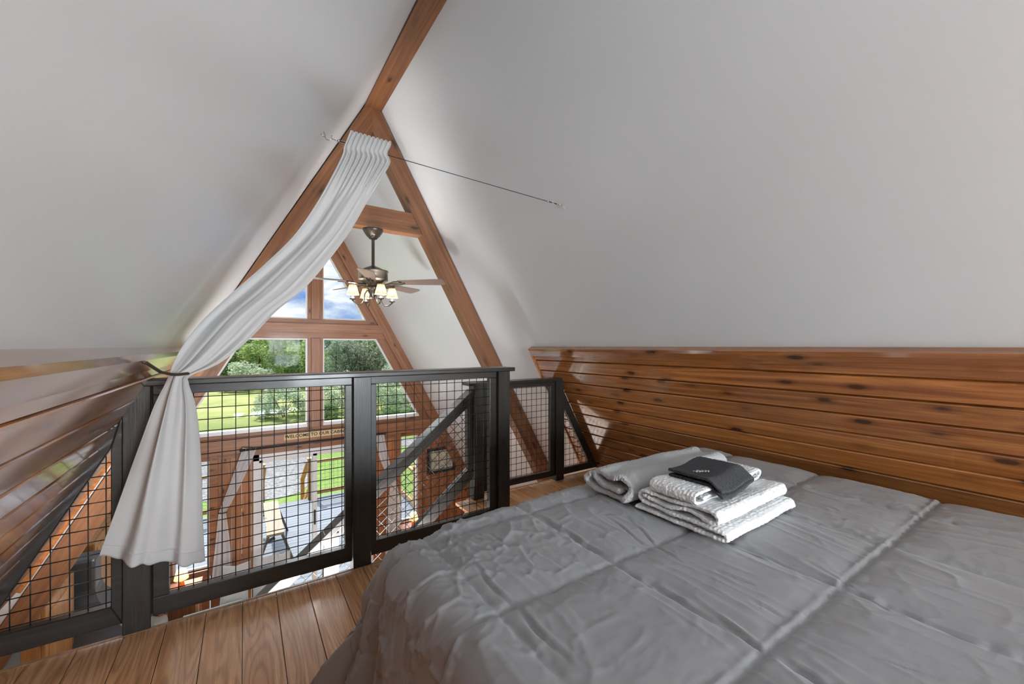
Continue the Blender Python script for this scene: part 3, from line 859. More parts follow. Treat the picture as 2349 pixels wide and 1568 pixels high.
def folded_towel(name, path, th, length, origin, ang, mat, label, cat, amp=.003, seed=0, ends=.012, lift=None, nseg=40, hem=True):
    """cloth of thickness th whose cross-section follows path (u across, w up), swept along local X."""
    c = cat_rom(path, 9); n = len(c)
    tg = np.gradient(c, axis=0); tg /= np.linalg.norm(tg, axis=1)[:, None]; nr = np.stack([-tg[:, 1], tg[:, 0]], 1)
    h = th / 2
    a0 = [c[0] + h * (nr[0] * math.cos(q) - tg[0] * math.sin(q)) for q in np.linspace(math.pi, 0, 7)[1:-1]]
    a1 = [c[-1] + h * (nr[-1] * math.cos(q) + tg[-1] * math.sin(q)) for q in np.linspace(0, math.pi, 7)[1:-1]]
    loop = np.array(a0 + [c[i] + nr[i] * h for i in range(n)] + a1 + [c[i] - nr[i] * h for i in range(n - 1, -1, -1)])
    m = len(loop); vs = []; fs = []
    mw = Matrix.Translation(origin) @ Matrix.Rotation(ang, 4, 'Z')
    xs = list(np.concatenate([[0, .004, .010], np.linspace(.02, length - .02, nseg), [length - .010, length - .004, length]]))
    # parameter along the fold, used so that both skins move together
    for x in xs:
        e = min(x, length - x); shr = 1 - .35 * max(0, 1 - e / .010) ** 2
        for j, (u, w) in enumerate(loop):
            k = j - len(a0); i = k if 0 <= k < n else (0 if k < 0 else (n - 1 if k < n + len(a1) else 2 * n + len(a1) - 1 - k))
            i = min(max(i, 0), n - 1)
            u2, w2 = c[i] + (np.array([u, w]) - c[i]) * shr
            q = Vector((x * 6 + seed * 9, c[i][0] * 8, c[i][1] * 9))
            du = noise.noise(q) * amp * 2; dw = noise.noise(q + Vector((31, 5, 7))) * amp
            dxx = noise.noise(Vector((c[i][0] * 14, c[i][1] * 20, seed + (0 if x < length / 2 else 40)))) * ends * (1 if x < length / 2 else -1) * max(0, 1 - e / .15)
            L = lift(x, u2) if lift else 0
            vs.append((x + dxx, u2 + du, w2 + dw * (w2 > .012) + L))
    N = len(xs)
    for s in range(N - 1):
        for j in range(m):
            k = (j + 1) % m; fs.append((s * m + j, s * m + k, (s + 1) * m + k, (s + 1) * m + j))
    # end skins as strips across the cloth
    A0, A1 = len(a0), len(a1)
    def strip(base, flip):
        up = [base + A0 + i for i in range(n)]; lo = [base + A0 + n + A1 + (n - 1 - i) for i in range(n)]
        for i in range(n - 1):
            f = (up[i], up[i + 1], lo[i + 1], lo[i]); fs.append(f if flip else f[::-1])
        f = [base + i for i in range(A0)]; g = [lo[0]] + f + [up[0]]; fs.append(tuple(g if flip else g[::-1]))
        f = [base + A0 + n + i for i in range(A1)]; g = [up[-1]] + f + [lo[-1]]; fs.append(tuple(g if flip else g[::-1]))
    strip(0, True); strip((N - 1) * m, False)
    o = from_py(name, vs, fs, mat, None, mw, True)
    bm = bmesh.new(); bm.from_mesh(o.data); bmesh.ops.recalc_face_normals(bm, faces=bm.faces); bm.to_mesh(o.data); bm.free()
    sb = o.modifiers.new('smooth', 'SUBSURF'); sb.levels = sb.render_levels = 2 if mat is not MT['charcoal'] else 1
    if mat is MT['waffle']:
        tx = bpy.data.textures.new('waffle_cells', 'VORONOI'); tx.noise_scale = .011; st = .0035
    else:
        tx = bpy.data.textures.new('loops', 'CLOUDS'); tx.noise_scale = .006; tx.noise_depth = 2; st = .006 if mat is MT['terry'] else .004
    dm = o.modifiers.new('pile', 'DISPLACE'); dm.texture = tx; dm.strength = st; dm.mid_level = .5; dm.texture_coords = 'LOCAL'
    return tag(o, label, cat)

def towels():
    TZ = BZ + .0185
    # big folded bath towel, layered end towards the foot of the bed
    path = [(.030, .062), (.12, .050), (.22, .062), (.29, .052), (.318, .058), (.318, .076), (.29, .086), (.15, .074), (.04, .078), (.012, .066), (.012, .048), (.05, .036), (.2, .032), (.325, .034),
            (.345, .026), (.335, .010), (.2, .010), (.0, .010)]
    path = [(.345 - u, w) for u, w in path]
    folded_towel('bath_towel', path, .0135, .50, (1.262, .690, TZ), R(1), MT['waffle'], 'large folded white bath towel at the bottom of the stack', 'towel', .004, 1, .012)
    # thick plush towel rolled over itself
    path = [(.05, .060), (.12, .052), (.20, .060), (.245, .072), (.262, .088), (.245, .104), (.20, .100), (.13, .086), (.06, .094), (.018, .082), (.010, .052), (.030, .026), (.10, .018), (.2, .018), (.275, .030), (.290, .052), (.275, .066)]
    path = [(.07, .050), (.14, .046), (.20, .052), (.235, .072), (.225, .098), (.185, .104), (.14, .092), (.09, .098), (.045, .106), (.012, .086), (.012, .046), (.04, .020), (.12, .016), (.22, .018), (.275, .030), (.285, .056), (.262, .078)]
    path = [(u * .80, w * .96) for u, w in path]
    folded_towel('bath_towel', path, .023, .68, (1.242, 1.058, TZ), R(-1), MT['terry'], 'thick plush white towel folded lengthwise, behind the other towels', 'towel', .006, 2, .03, nseg=110)
    # hand towel lying across the stack, its folded end towards the near side
    path = [(.06, .020), (.20, .018), (.36, .020), (.45, .012), (.485, .024), (.47, .040), (.3, .036), (.1, .042), (.02, .042), (.004, .024), (.03, .008), (.15, .007), (.42, .007)]
    folded_towel('hand_towel', path, .012, .185, (1.255, .975, TZ + .083), R(-88), MT['waffle'], 'folded white hand towel under the dark washcloth', 'towel', .003, 3, .008)
    # dark wash cloth on top, front edge slipping over the roll
    def lf(x, u):
        return -.034 * sm(np.array((x - .150) / .06)) - .006 * math.sin(u * 20)
    path = [(.02, .006), (.10, .006), (.2, .006), (.252, .012), (.252, .022), (.2, .028), (.10, .025), (.012, .027)]
    o = folded_towel('washcloth', path, .0125, .205, (1.335, .955, TZ + .132), R(-86), MT['charcoal'], 'small charcoal washcloth folded on top of the white towels', 'towel', .003, 4, .006, lift=lf)
    # little white embroidered script on it
    bm = bmesh.new()
    pts = []
    px = 0
    for k in range(46):
        t = k / 45; pts.append((t * .062, .007 * math.sin(t * 34) * (1 if k % 9 else 1.7), 0))
    add_tube(bm, pts, .0011, 5)
    add_tube(bm, [(.012, -.004, 0), (.02, .014, 0), (.026, -.004, 0)], .0011, 5)
    mw = Matrix.Translation((1.375, .868, TZ + .132 + .0345)) @ Matrix.Rotation(R(-30), 4, 'Z')
    from_bm('embroidery', bm, MT['thread'], o, mw)
towels()

# ================================================================== CURTAIN AND ITS WIRE
WA, WB = Vector((.374, 2.45, 2.352)), Vector((1.742, 1.99, 2.092))
def curtain():
    st = [  # left edge and right edge in the photograph, distance of the cloth
        ((805, 298), (897, 324) , (2.385, 2.325)), ((797, 318), (896, 334), (2.385, 2.325)), ((790, 336), (889, 352), (2.385, 2.325)), ((787, 352), (896, 372), (2.38, 2.325)), ((767, 394), (880, 402), (2.365, 2.32)), ((728, 466), (850, 452), (2.335, 2.30)), ((676, 540), (812, 520), (2.30, 2.27)),
        ((608, 606), (765, 586), (2.25, 2.235)), ((535, 670), (702, 660), 2.20), ((468, 732), (640, 709), 2.14), ((425, 785), (575, 775), 2.09), ((400, 828), (505, 832), 2.05), ((390, 856), (437, 862), 2.03),
        ((378, 882), (431, 880), 2.03), ((353, 930), (445, 925), 2.05), ((326, 1000), (454, 990), 2.07), ((297, 1080), (460, 1080), 2.09), ((266, 1170), (464, 1180), 2.10), ((239, 1245), (468, 1250), 2.11), ((223, 1290), (471, 1297), 2.11)]
    NS = 9
    yl = lambda y, k: y[k] if isinstance(y, tuple) else y
    Lp = cat_rom([list(atY(*a, yl(y, 0))) for a, b, y in st], NS); Rp = cat_rom([list(atY(*b, yl(y, 1))) for a, b, y in st], NS)
    n = len(Lp); NU = 150; vs = []; T = np.arange(n) / NS
    dep = np.interp(T, [0, 2, 3, 6, 9, 11.2, 12, 13, 15, 19], [.012, .006, .014, .028, .03, .022, .012, .016, .028, .034])
    frq = np.interp(T, [0, 3, 5], [1, 1, 0]); lo = 1 - frq
    tuck = np.interp(T, [0, 3, 7, 11, 12, 13, 16, 19], [0, .01, .05, .05, .03, .03, .05, .06])
    for i in range(n):
        for k in range(NU + 1):
            u = k / NU
            ue = u + .012 * math.sin(u * 25 + T[i] * .6) * lo[i]
            p = Lp[i] + (Rp[i] - Lp[i]) * ue
            hi = math.sin(u * math.pi * 2 * 9.5 + .4 * math.sin(T[i]))
            below = T[i] > 12
            mid = (math.sin(u * 8.5 + .5 * math.sin(T[i] * .9)) * .7 + .18 * math.sin(u * 24 + T[i] * .5) + .06 * math.sin(u * 51 + T[i])) if not below else (math.sin(u * 12.5 + .5 + .2 * math.sin(T[i] * 1.7)) * .7 + .32 * math.sin(u * 27 + 1.0 + .12 * T[i]) * (.4 + .6 * abs(math.sin(u * 3.3))))
            q = dep[i] * (frq[i] * hi + lo[i] * mid)
            edge = (2 * u - 1) ** 2
            yy = p[1] + q + tuck[i] * edge * .8          # the sides curl away from the room
            zz = p[2]
            if i < NS: zz += .010 * hi * (1 - i / NS) - .005 * (1 - i / NS) * abs(math.sin(u * 60))
            if i > n - 4: zz += .004 * math.sin(u * 37)
            vs.append((p[0] - .004 * lo[i] * math.cos(u * 14), yy, zz))
    W1 = NU + 1; fs = [(i * W1 + k, (i + 1) * W1 + k, (i + 1) * W1 + k + 1, i * W1 + k + 1) for i in range(n - 1) for k in range(NU)]
    o = from_py('curtain', vs, fs, MT['curtain'], None, None, True)
    md = o.modifiers.new('cloth', 'SOLIDIFY'); md.thickness = .0012; md.offset = 0
    tag(o, 'tall white curtain hung from the ceiling wire and tied back beside the railing', 'curtain')
    # stitched hem as a part of its own
    i0 = n - 7
    hv = []
    for i in range(i0, n):
        for k in range(W1):
            x, y, z = vs[i * W1 + k]; hv.append((x, y - .0022, z))
    hf = [(i * W1 + k, (i + 1) * W1 + k, (i + 1) * W1 + k + 1, i * W1 + k + 1) for i in range(n - i0 - 1) for k in range(NU)]
    h = from_py('hem', hv, hf, MT['curtain'], o, None, True); md = h.modifiers.new('cloth', 'SOLIDIFY'); md.thickness = .0012; md.offset = 0
    # tie-back cord with its hook
    a = Vector((-.262, 1.735, 1.135)); c = atY(395, 858, 2.0)
    kx = lambda p: p
    t = tube('curtain_tieback', [a + Vector((-.012, .002, .002)), a, a + (c - a) * .5 + Vector((0, 0, -.010)), c + Vector((0, -.012, 0)), c + Vector((.018, -.002, -.002)), c + Vector((.045, .03, 0)), c + Vector((.03, .06, .004))], .0055, MT['cord'])
    tag(t, 'dark cord holding the white curtain to a hook on the sloping boards', 'tieback')
    lathe('hook_plate', [(0, 0), (.011, 0), (.011, .004), (0, .005)], (a.x - .012, a.y, a.z), MT['steel'], t)

def ceiling_wire():
    d = (WB - WA).normalized()
    t = tube('curtain_wire', [WA + d * .05, WB - d * .05], .0022, MT['cable'], None, 8)
    tag(t, 'thin steel wire stretched between hooks on the two white slopes', 'wire')
    for e, s, p in ((WA, 1, 'a'), (WB, -1, 'b')):
        q = d * s
        up = Vector((0, 0, 1)); side = q.cross(up).normalized(); up = side.cross(q).normalized()
        big = 1.0 if s > 0 else .85
        bm = bmesh.new()
        # open hook
        pts = [e + (-q * .010 + up * .026) * big, e + (q * .000 + up * .012) * big]
        for k in range(9):
            an = math.pi * (1.0 + k / 8 * 1.05)
            pts.append(e + (q * (.018 + .016 * math.cos(an)) + up * (.004 + .016 * math.sin(an))) * big)
        pts.append(e + (q * .034 + up * .020) * big)
        add_tube(bm, pts, .0026 * big, 8)
        add_tube(bm, [e + (q * .034) * big + up * .001, e + q * .075 * big], .0024 * big, 8)
        from_bm('hook', bm, MT['steel'], t, smooth=True)
        # turnbuckle body: two rods and end collars
        bm = bmesh.new(); a0, a1 = e + q * .072 * big, e + q * .150 * big
        for v in (.0045, -.0045): add_tube(bm, [a0 + up * v * big, a1 + up * v * big], .0022 * big, 8)
        for z in (a0, a1): add_tube(bm, [z - q * .006, z + q * .006], .0062 * big, 10)
        add_tube(bm, [a1, a1 + q * .04], .002, 8)
        from_bm('turnbuckle', bm, MT['steel'], t, smooth=True)
    # screw eye in the right slope
    n = Vector((-M, 0, -1)).normalized()
    bm = bmesh.new(); add_tube(bm, [WB, WB - n * .03], .004, 8); from_bm('screw_eye', bm, MT['vinyl'], t, smooth=True)
    n = Vector((M, 0, -1)).normalized()
    bm = bmesh.new(); add_tube(bm, [WA - Vector((0, 0, 0)), WA - n * .03], .003, 8); from_bm('screw_eye', bm, MT['steel'], t, smooth=True)
curtain(); ceiling_wire()

# ================================================================== CEILING FAN
def fan():
    cx, cy, zt = .985, 3.79, 2.256
    t = empty('ceiling_fan', (cx, cy, zt), 'bronze ceiling fan with four lit shades hanging from the collar tie', 'ceiling fan')
    lathe('canopy', [(0, 0), (.088, 0), (.090, -.010), (.080, -.030), (.060, -.060), (.048, -.072), (.040, -.074), (.040, -.082), (.030, -.090), (0, -.090)], (cx, cy, zt), MT['bronze'], t)
    lathe('downrod', [(.014, -.08), (.014, -.33), (.022, -.335), (.022, -.36), (0, -.36)], (cx, cy, zt), MT['bronze'], t)
    lathe('motor', [(0, -.335), (.03, -.338), (.07, -.355), (.10, -.372), (.134, -.380), (.136, -.388), (.130, -.392), (.131, -.455), (.134, -.462), (.128, -.470), (.095, -.490), (.06, -.505), (.05, -.52), (0, -.52)], (cx, cy, zt), MT['bronze'], t, 32)
    lathe('light_hub', [(0, -.50), (.05, -.52), (.058, -.535), (.046, -.55), (.042, -.575), (.028, -.60), (.014, -.625), (.010, -.64), (0, -.645)], (cx, cy, zt), MT['bronze'], t)
    zb = zt - .492
    a0 = math.atan2(-cy, -cx) + R(-5)
    for k in range(5):
        an = a0 + k * 2 * math.pi / 5
        d = Vector((math.cos(an), math.sin(an), 0)); s = Vector((-d.y, d.x, 0)); o = Vector((cx, cy, zb))
        # blade: rounded board, pitched
        mw = Matrix((d, s, (0, 0, 1))).transposed().to_4x4(); mw.translation = o
        mw = mw @ Matrix.Rotation(R(-13), 4, 'X')
        bm = bmesh.new()
        poly = [(.24, -.045), (.60, -.066), (.645, -.062), (.662, -.04), (.662, .04), (.645, .062), (.60, .066), (.24, .045)]
        fs = add_prism(bm, poly, .0, .007, 'z')
        from_bm('blade', bm, MT['blade'], t, mw)
        # scrolled blade iron
        bm = bmesh.new()
        for sgn in (1, -1):
            add_tube(bm, [(.07, .012 * sgn, -.012), (.12, .016 * sgn, -.020), (.16, .010 * sgn, -.006), (.20, .034 * sgn, -.003), (.245, .040 * sgn, -.003), (.275, .022 * sgn, -.003)], .0055, 8)
        add_tube(bm, [(.06, 0, -.014), (.15, 0, -.012), (.20, 0, -.004), (.30, 0, -.004)], .007, 8)
        from_bm('blade_iron', bm, MT['bronze'], t, mw, True)
    for k in range(4):
        an = a0 + R(26) + k * math.pi / 2
        d = Vector((math.cos(an), math.sin(an), 0)); o = Vector((cx, cy, zt - .575))
        P = lambda r, z: o + d * r + Vector((0, 0, z))
        arm = tube('lamp_arm', [P(.03, 0), P(.055, .012), P(.075, -.02), P(.085, -.085), P(.11, -.118), P(.15, -.115), P(.178, -.092), P(.182, -.075)], .0055, MT['bronze'], t)
        c = P(.182, 0)
        lathe('candle_cup', [(0, -.095), (.008, -.09), (.010, -.08), (.026, -.078), (.028, -.070), (.016, -.068), (.014, -.055), (0, -.055)], c, MT['bronze'], arm)
        lathe('candle_sleeve', [(0, -.056), (.010, -.056), (.010, -.005), (0, -.005)], c, MT['candle'], arm)
        sh = lathe('lamp_shade', [(.054, -.035), (.030, .052), (.029, .052), (.053, -.035)], c, MT['shade'], t, 28)
        bm = bmesh.new()
        for q in range(8):
            aa = q * math.pi / 4; u = Vector((math.cos(aa), math.sin(aa), 0))
            add_tube(bm, [c + u * .0548 + Vector((0, 0, -.035)), c + u * .0305 + Vector((0, 0, .052))], .001, 5)
        for rr, zz, wv in ((.055, -.035, .003), (.0305, .052, .0015)):
            add_tube(bm, [c + Vector((math.cos(g) * rr, math.sin(g) * rr, zz + wv * math.sin(g * 12))) for g in np.linspace(0, 2 * math.pi, 73)], .0016, 5, False)
        from_bm('shade_trim', bm, MT['trimthread'], sh)
        lg = bpy.data.lights.new('bulb', 'POINT'); lg.energy = 15; lg.color = (1, .92, .82); lg.shadow_soft_size = .02
        lo = bpy.data.objects.new('bulb', lg); C.objects.link(lo); lo.location = c + Vector((0, 0, .01))
fan()

# ================================================================== GREAT ROOM BELOW
def star(bm, c, r, y, d=.004):
    pts = []
    for k in range(10):
        a = math.pi / 2 + k * math.pi / 5; q = r if k % 2 == 0 else r * .42
        pts.append((c[0] + q * math.cos(a), c[1] + q * math.sin(a)))
    add_prism(bm, pts, y - d, y)

def text_mesh(name, txt, size, mat, parent, mw, ext=.0015, bold=0.0):
    cu = bpy.data.curves.new('t', 'FONT'); cu.body = txt; cu.size = size; cu.align_x = 'CENTER'; cu.align_y = 'CENTER'; cu.extrude = ext; cu.offset = bold; cu.resolution_u = 3
    cu.space_character = 1.02
    for i, ch in enumerate(txt):
        if i == 0 or txt[i - 1] == ' ': pass
    ob = bpy.data.objects.new('t', cu); C.objects.link(ob)
    dg = bpy.context.evaluated_depsgraph_get(); me = bpy.data.meshes.new_from_object(ob.evaluated_get(dg)); bpy.data.objects.remove(ob); bpy.data.curves.remove(cu)
    me.materials.clear()
    return link(name, me, mat, parent, mw)

def loose_curtain(name, left, right, Y, label, group=None, amp=.011, wob=19):
    Lp = cat_rom([list(atY(*p, Y)) for p in left], 6); Rp = cat_rom([list(atY(*p, Y)) for p in right], 6)
    n = len(Lp); NU = 40; vs = []
    for i in range(n):
        for k in range(NU + 1):
            u = k / NU; p = Lp[i] + (Rp[i] - Lp[i]) * u; vs.append((p[0], p[1] + amp * math.sin(u * wob) * (.5 + .5 * abs(i - n * .5) / n * 2), p[2]))
    W1 = NU + 1; fs = [(i * W1 + k, (i + 1) * W1 + k, (i + 1) * W1 + k + 1, i * W1 + k + 1) for i in range(n - 1) for k in range(NU)]
    o = from_py(name, vs, fs, MT['curtain2'], None, None, True); md = o.modifiers.new('cloth', 'SOLIDIFY'); md.thickness = .002
    return tag(o, label, 'curtain', group)

def great_room():
    # sign on the header beam
    yb = YG - .052
    s = empty('sign_board', (.9, yb, -.145), 'cream wooden sign reading WELCOME TO OUR CABIN on the header beam', 'sign')
    box('board', (.486, 1.318, yb - .02, yb, -.193, -.100), MT['sign'], s, .002)
    mw = Matrix.Translation((.905, yb - .021, -.146)) @ Matrix.Rotation(R(90), 4, 'X')
    text_mesh('lettering', 'WELCOME TO OUR CABIN', .066, MT['ink'], s, mw, .001, .0012)
    bm = bmesh.new()
    bm.free()
    for x in (.535, 1.275):
        bm = bmesh.new(); star(bm, (x, -.147), .013, yb - .02); from_bm('star', bm, MT['ink'], s)
    # curtain rod over the door
    r = empty('curtain_rod', (.95, 6.71, -.255), 'black curtain rod above the sliding door', 'curtain rod')
    tube('pole', [(-.02, 6.71, -.255), (1.92, 6.71, -.255)], .013, MT['black'], r)
    for x in (-.03, 1.93): lathe('finial', [(0, -.022), (.02, -.012), (.024, 0), (.02, .012), (0, .022)], (x, 6.71, -.255), MT['black'], r, 14)
    for x in (.05, .95, 1.85): tube('bracket', [(x, 6.71, -.262), (x, 6.80, -.262), (x, 6.80, -.23)], .007, MT['black'], r)
    l1 = loose_curtain('curtain', [(557, 1027), (533, 1095), (512, 1150), (503, 1174), (501, 1182), (494, 1250), (487, 1318), (484, 1360)], [(590, 1027), (560, 1095), (532, 1150), (519, 1173), (520, 1184), (528, 1250), (529, 1318), (529, 1360)], 6.71,
                       'white tied-back curtain between the big hanging curtain and the white sliding door frame', 'door curtains' if False else None)
    l2 = loose_curtain('curtain', [(862, 993), (868, 1040), (884, 1080), (897, 1092), (897, 1100), (890, 1160), (885, 1235), (884, 1290)], [(881, 993), (890, 1040), (900, 1080), (906, 1090), (908, 1100), (918, 1151), (918, 1230), (918, 1290)], 6.71,
                       'white curtain tied back between the sliding door and the framed map', None)
    for q, (a, b) in enumerate((((501, 1177), (521, 1174)), ((895, 1096), (909, 1094)))):
        A, B = atY(*a, 6.69), atY(*b, 6.69)
        tube('tie_band', [A, (A + B) / 2 + Vector((0, -.01, -.004)), B], .008, MT['cord'], l1 if q == 0 else l2)
    # framed map on the knotty pine wall
    f = empty('framed_map', (2.98, YG - .01, -.875), 'black framed faded map on the knotty pine wall', 'picture')
    x0, x1, z0, z1 = 2.712, 3.25, -1.098, -.650; y = YG - .004; w = .045
    bm = bmesh.new()
    for b in ((x0, x1, z0, z0 + w), (x0, x1, z1 - w, z1), (x0, x0 + w, z0 + w, z1 - w), (x1 - w, x1, z0 + w, z1 - w)): add_box(bm, b[0], b[1], y - .035, y, b[2], b[3], .004)
    from_bm('frame', bm, MT['black'], f)
    box('print', (x0 + w, x1 - w, y - .012, y - .004, z0 + w, z1 - w), MT['map'], f, 0)
    # sofa seen under the rail
    s = empty('sofa', (.1, 5.6, ZF), 'pale grey sofa below the loft, back towards the railing', 'sofa')
    bm = bmesh.new(); add_box(bm, -.95, 1.15, 5.42, 5.64, ZF + .15, -1.76, .07); from_bm('backrest', bm, MT['sofa'], s, smooth=True)
    for x in (-.95, .95): 
        bm = bmesh.new(); add_box(bm, x - .0, x + .2, 5.62, 6.30, ZF + .12, -1.98, .06); from_bm('armrest', bm, MT['sofa'], s, smooth=True)
    for x in (-.74, -.055, .63 - .0):
        bm = bmesh.new(); add_box(bm, x, min(x + .68, .945), 5.64, 6.28, -2.28, -2.10, .05); from_bm('seat_cushion', bm, MT['sofa'], s, smooth=True)
    box('base', (-.74, .945, 5.62, 6.24, ZF + .1, -2.285), MT['sofa'], s, .01)
    for x in (-.85, 1.05):
        for yy in (5.5, 6.2): box('foot', (x - .03, x + .03, yy - .03, yy + .03, ZF, ZF + .12), MT['black'], s)
    # folded throw over its back
    bm = bmesh.new()
    prof = [(5.405, -2.25), (5.402, -1.80), (5.43, -1.742), (5.53, -1.738), (5.63, -1.742), (5.66, -1.80), (5.662, -2.05), (5.652, -2.05), (5.648, -1.80), (5.62, -1.755), (5.53, -1.75), (5.44, -1.755), (5.414, -1.80), (5.417, -2.25)]
    add_prism(bm, prof, -.55, -.02, 'x'); tag(from_bm('throw_blanket', bm, MT['teal']), 'pale teal throw folded over the sofa back', 'blanket')
    # white plush cushions standing beyond the sofa
    def cushion(p, w, h, d, rot, label):
        bm = bmesh.new(); bmesh.ops.create_cube(bm, size=1)
        bmesh.ops.subdivide_edges(bm, edges=bm.edges[:], cuts=7, use_grid_fill=True)
        for v in bm.verts:
            x, y, z = v.co * 2
            k = (1 - abs(x) ** 3) * (1 - abs(z) ** 3)
            v.co = Vector((x * w / 2 * (1 - .10 * (1 - abs(z))), y * d / 2 * (.25 + .75 * k), z * h / 2 * (1 - .10 * (1 - abs(x)))))
        mw = Matrix.Translation(p) @ Matrix.Rotation(rot, 4, 'Z') @ Matrix.Rotation(R(-12), 4, 'X')
        return tag(from_bm('cushion', bm, MT['fluff'], None, mw, True), label, 'cushion')
    for px, py, w, lab in ((610, 1276, .27, 'white plush cushion beside the white frame of the sliding door'), (645, 1269, .20, 'white plush cushion in front of the grey deck boards'), (538, 1297, .30, 'white plush cushion beside the tied white curtain')):
        p = atY(px, py, 5.92); h = p.z + 2.09
        cushion((p.x, p.y, (p.z - 2.09) / 2 - .0), w, h, .15, R(-8), lab)
    # table lamps with orange glass bases, each on a small table
    for (px, py, Y, lab, tl) in ((416, 1350, 6.42, 'orange glass table lamp by the narrow window near the white curtain hem', 'small table under the lamp beside the sofa'),
                                 (949, 1208, 6.42, 'orange glass table lamp under the narrow window near the framed map', 'small table under the lamp below the framed map')):
        p = atY(px, py, Y); b = empty('table_lamp', p, lab, 'lamp')
        lathe('glass_base', [(0, 0), (.040, 0), (.042, .006), (.036, .03), (.026, .09), (.022, .105), (.012, .115), (0, .116)], p, MT['orange'], b)
        lathe('stem', [(.006, .11), (.006, .17), (0, .17)], p, MT['bronze'], b)
        lathe('lamp_shade', [(.075, .125), (.050, .235), (.048, .235), (.073, .125)], p, MT['shade'], b)
        tb = empty('side_table', (p.x, p.y, ZF), tl, 'table')
        box('top', (p.x - .2, p.x + .2, p.y - .2, p.y + .2, p.z - .03, p.z), MT['pine_v'], tb)
        for dx in (-.17, .17):
            for dy in (-.17, .17): box('leg', (p.x + dx - .02, p.x + dx + .02, p.y + dy - .02, p.y + dy + .02, ZF, p.z - .031), MT['pine_v'], tb)
        lg = bpy.data.lights.new('lamp_bulb', 'POINT'); lg.energy = 3; lg.color = (1, .7, .4); lg.shadow_soft_size = .03
        lo = bpy.data.objects.new('lamp_bulb', lg); C.objects.link(lo); lo.location = p + Vector((0, 0, .20))
    # kitchen along the left slope: wall cabinets with a range hood between them
    xf = -1.13
    def cabinet(name, y0, y1, z0, z1, depth, lab, nd_):
        c = empty(name, (xf, (y0 + y1) / 2, z0), lab, 'cabinet')
        box('body', (xf - depth, xf, y0, y1, z0, z1), MT['maple'], c, .003)
        w = (y1 - y0) / nd_
        for k in range(nd_):
            a, b = y0 + k * w + .006, y0 + (k + 1) * w - .006
            bm = bmesh.new(); add_box(bm, xf, xf + .02, a, b, z0 + .01, z1 - .01, .004); add_box(bm, xf + .018, xf + .026, a + .06, b - .06, z0 + .07, z1 - .07, .004)
            d = from_bm('door', bm, MT['maple'], c)
            tube('handle', [(xf + .02, a + .03, z0 + .05), (xf + .045, a + .03, z0 + .05), (xf + .045, a + .03, z0 + .17), (xf + .02, a + .03, z0 + .17)], .006, MT['steel'], d, 8)
    cabinet('wall_cabinet', 3.98, 4.54, -1.25, -.56, .09, 'honey wood wall cabinet nearest the timber truss, beside the range hood', 1)
    cabinet('wall_cabinet', 5.06, 6.3, -1.25, -.56, .09, 'honey wood wall cabinets on the window side of the range hood', 2)
    h = empty('range_hood', (-1.1, 4.8, -1.3), 'charcoal metal chimney range hood between honey wood cabinets', 'range hood')
    bm = bmesh.new(); add_box(bm, -1.225, -1.03, 4.70, 4.90, -.84, -.57, .02); from_bm('chimney', bm, MT['hood'], h)
    bm = bmesh.new()
    lo_ = [(-1.30, 4.42), (-.70, 4.42), (-.70, 5.18), (-1.30, 5.18)]; hi_ = [(-1.225, 4.70), (-1.03, 4.70), (-1.03, 4.90), (-1.225, 4.90)]
    rows = []
    for k in range(9):
        q = k / 8; e = (1 - q) ** 1.7; z = -1.22 + .40 * q
        rows.append([bm.verts.new((hx * (1 - e) + lx_ * e, hy * (1 - e) + ly * e, z)) for (lx_, ly), (hx, hy) in zip(lo_, hi_)])
    for a, b in zip(rows, rows[1:]):
        for k in range(4): bm.faces.new((a[k], a[(k + 1) % 4], b[(k + 1) % 4], b[k]))
    bm.faces.new(rows[0]); bm.faces.new(rows[-1])
    from_bm('canopy', bm, MT['hood'], h)
    box('rim', (-1.31, -.69, 4.41, 5.19, -1.27, -1.22), MT['hood'], h, .004)
    lathe('lamp', [(0, 0), (.03, 0), (.03, .01), (0, .01)], (-.95, 4.8, -1.281), MT['candle'], h, 16)
    # base units and worktop
    c = empty('base_cabinet', (-1.2, 5.2, ZF), 'honey wood base cabinets below the range hood', 'cabinet')
    box('body', (-1.84, -.95, 3.95, 6.5, ZF + .08, -1.74), MT['maple'], c)
    for k in range(4):
        a = 3.97 + k * .63
        d = box('door', (-.95, -.93, a, a + .61, ZF + .1, -1.77), MT['maple'], c)
        tube('handle', [(-.93, a + .05, -1.95), (-.905, a + .05, -1.95), (-.905, a + .05, -1.83), (-.93, a + .05, -1.83)], .006, MT['steel'], d, 8)
    tag(box('worktop', (-1.83, -.91, 3.93, 6.52, -1.738, -1.70), MT['sofa']), 'pale kitchen worktop below the range hood', 'worktop')
great_room()

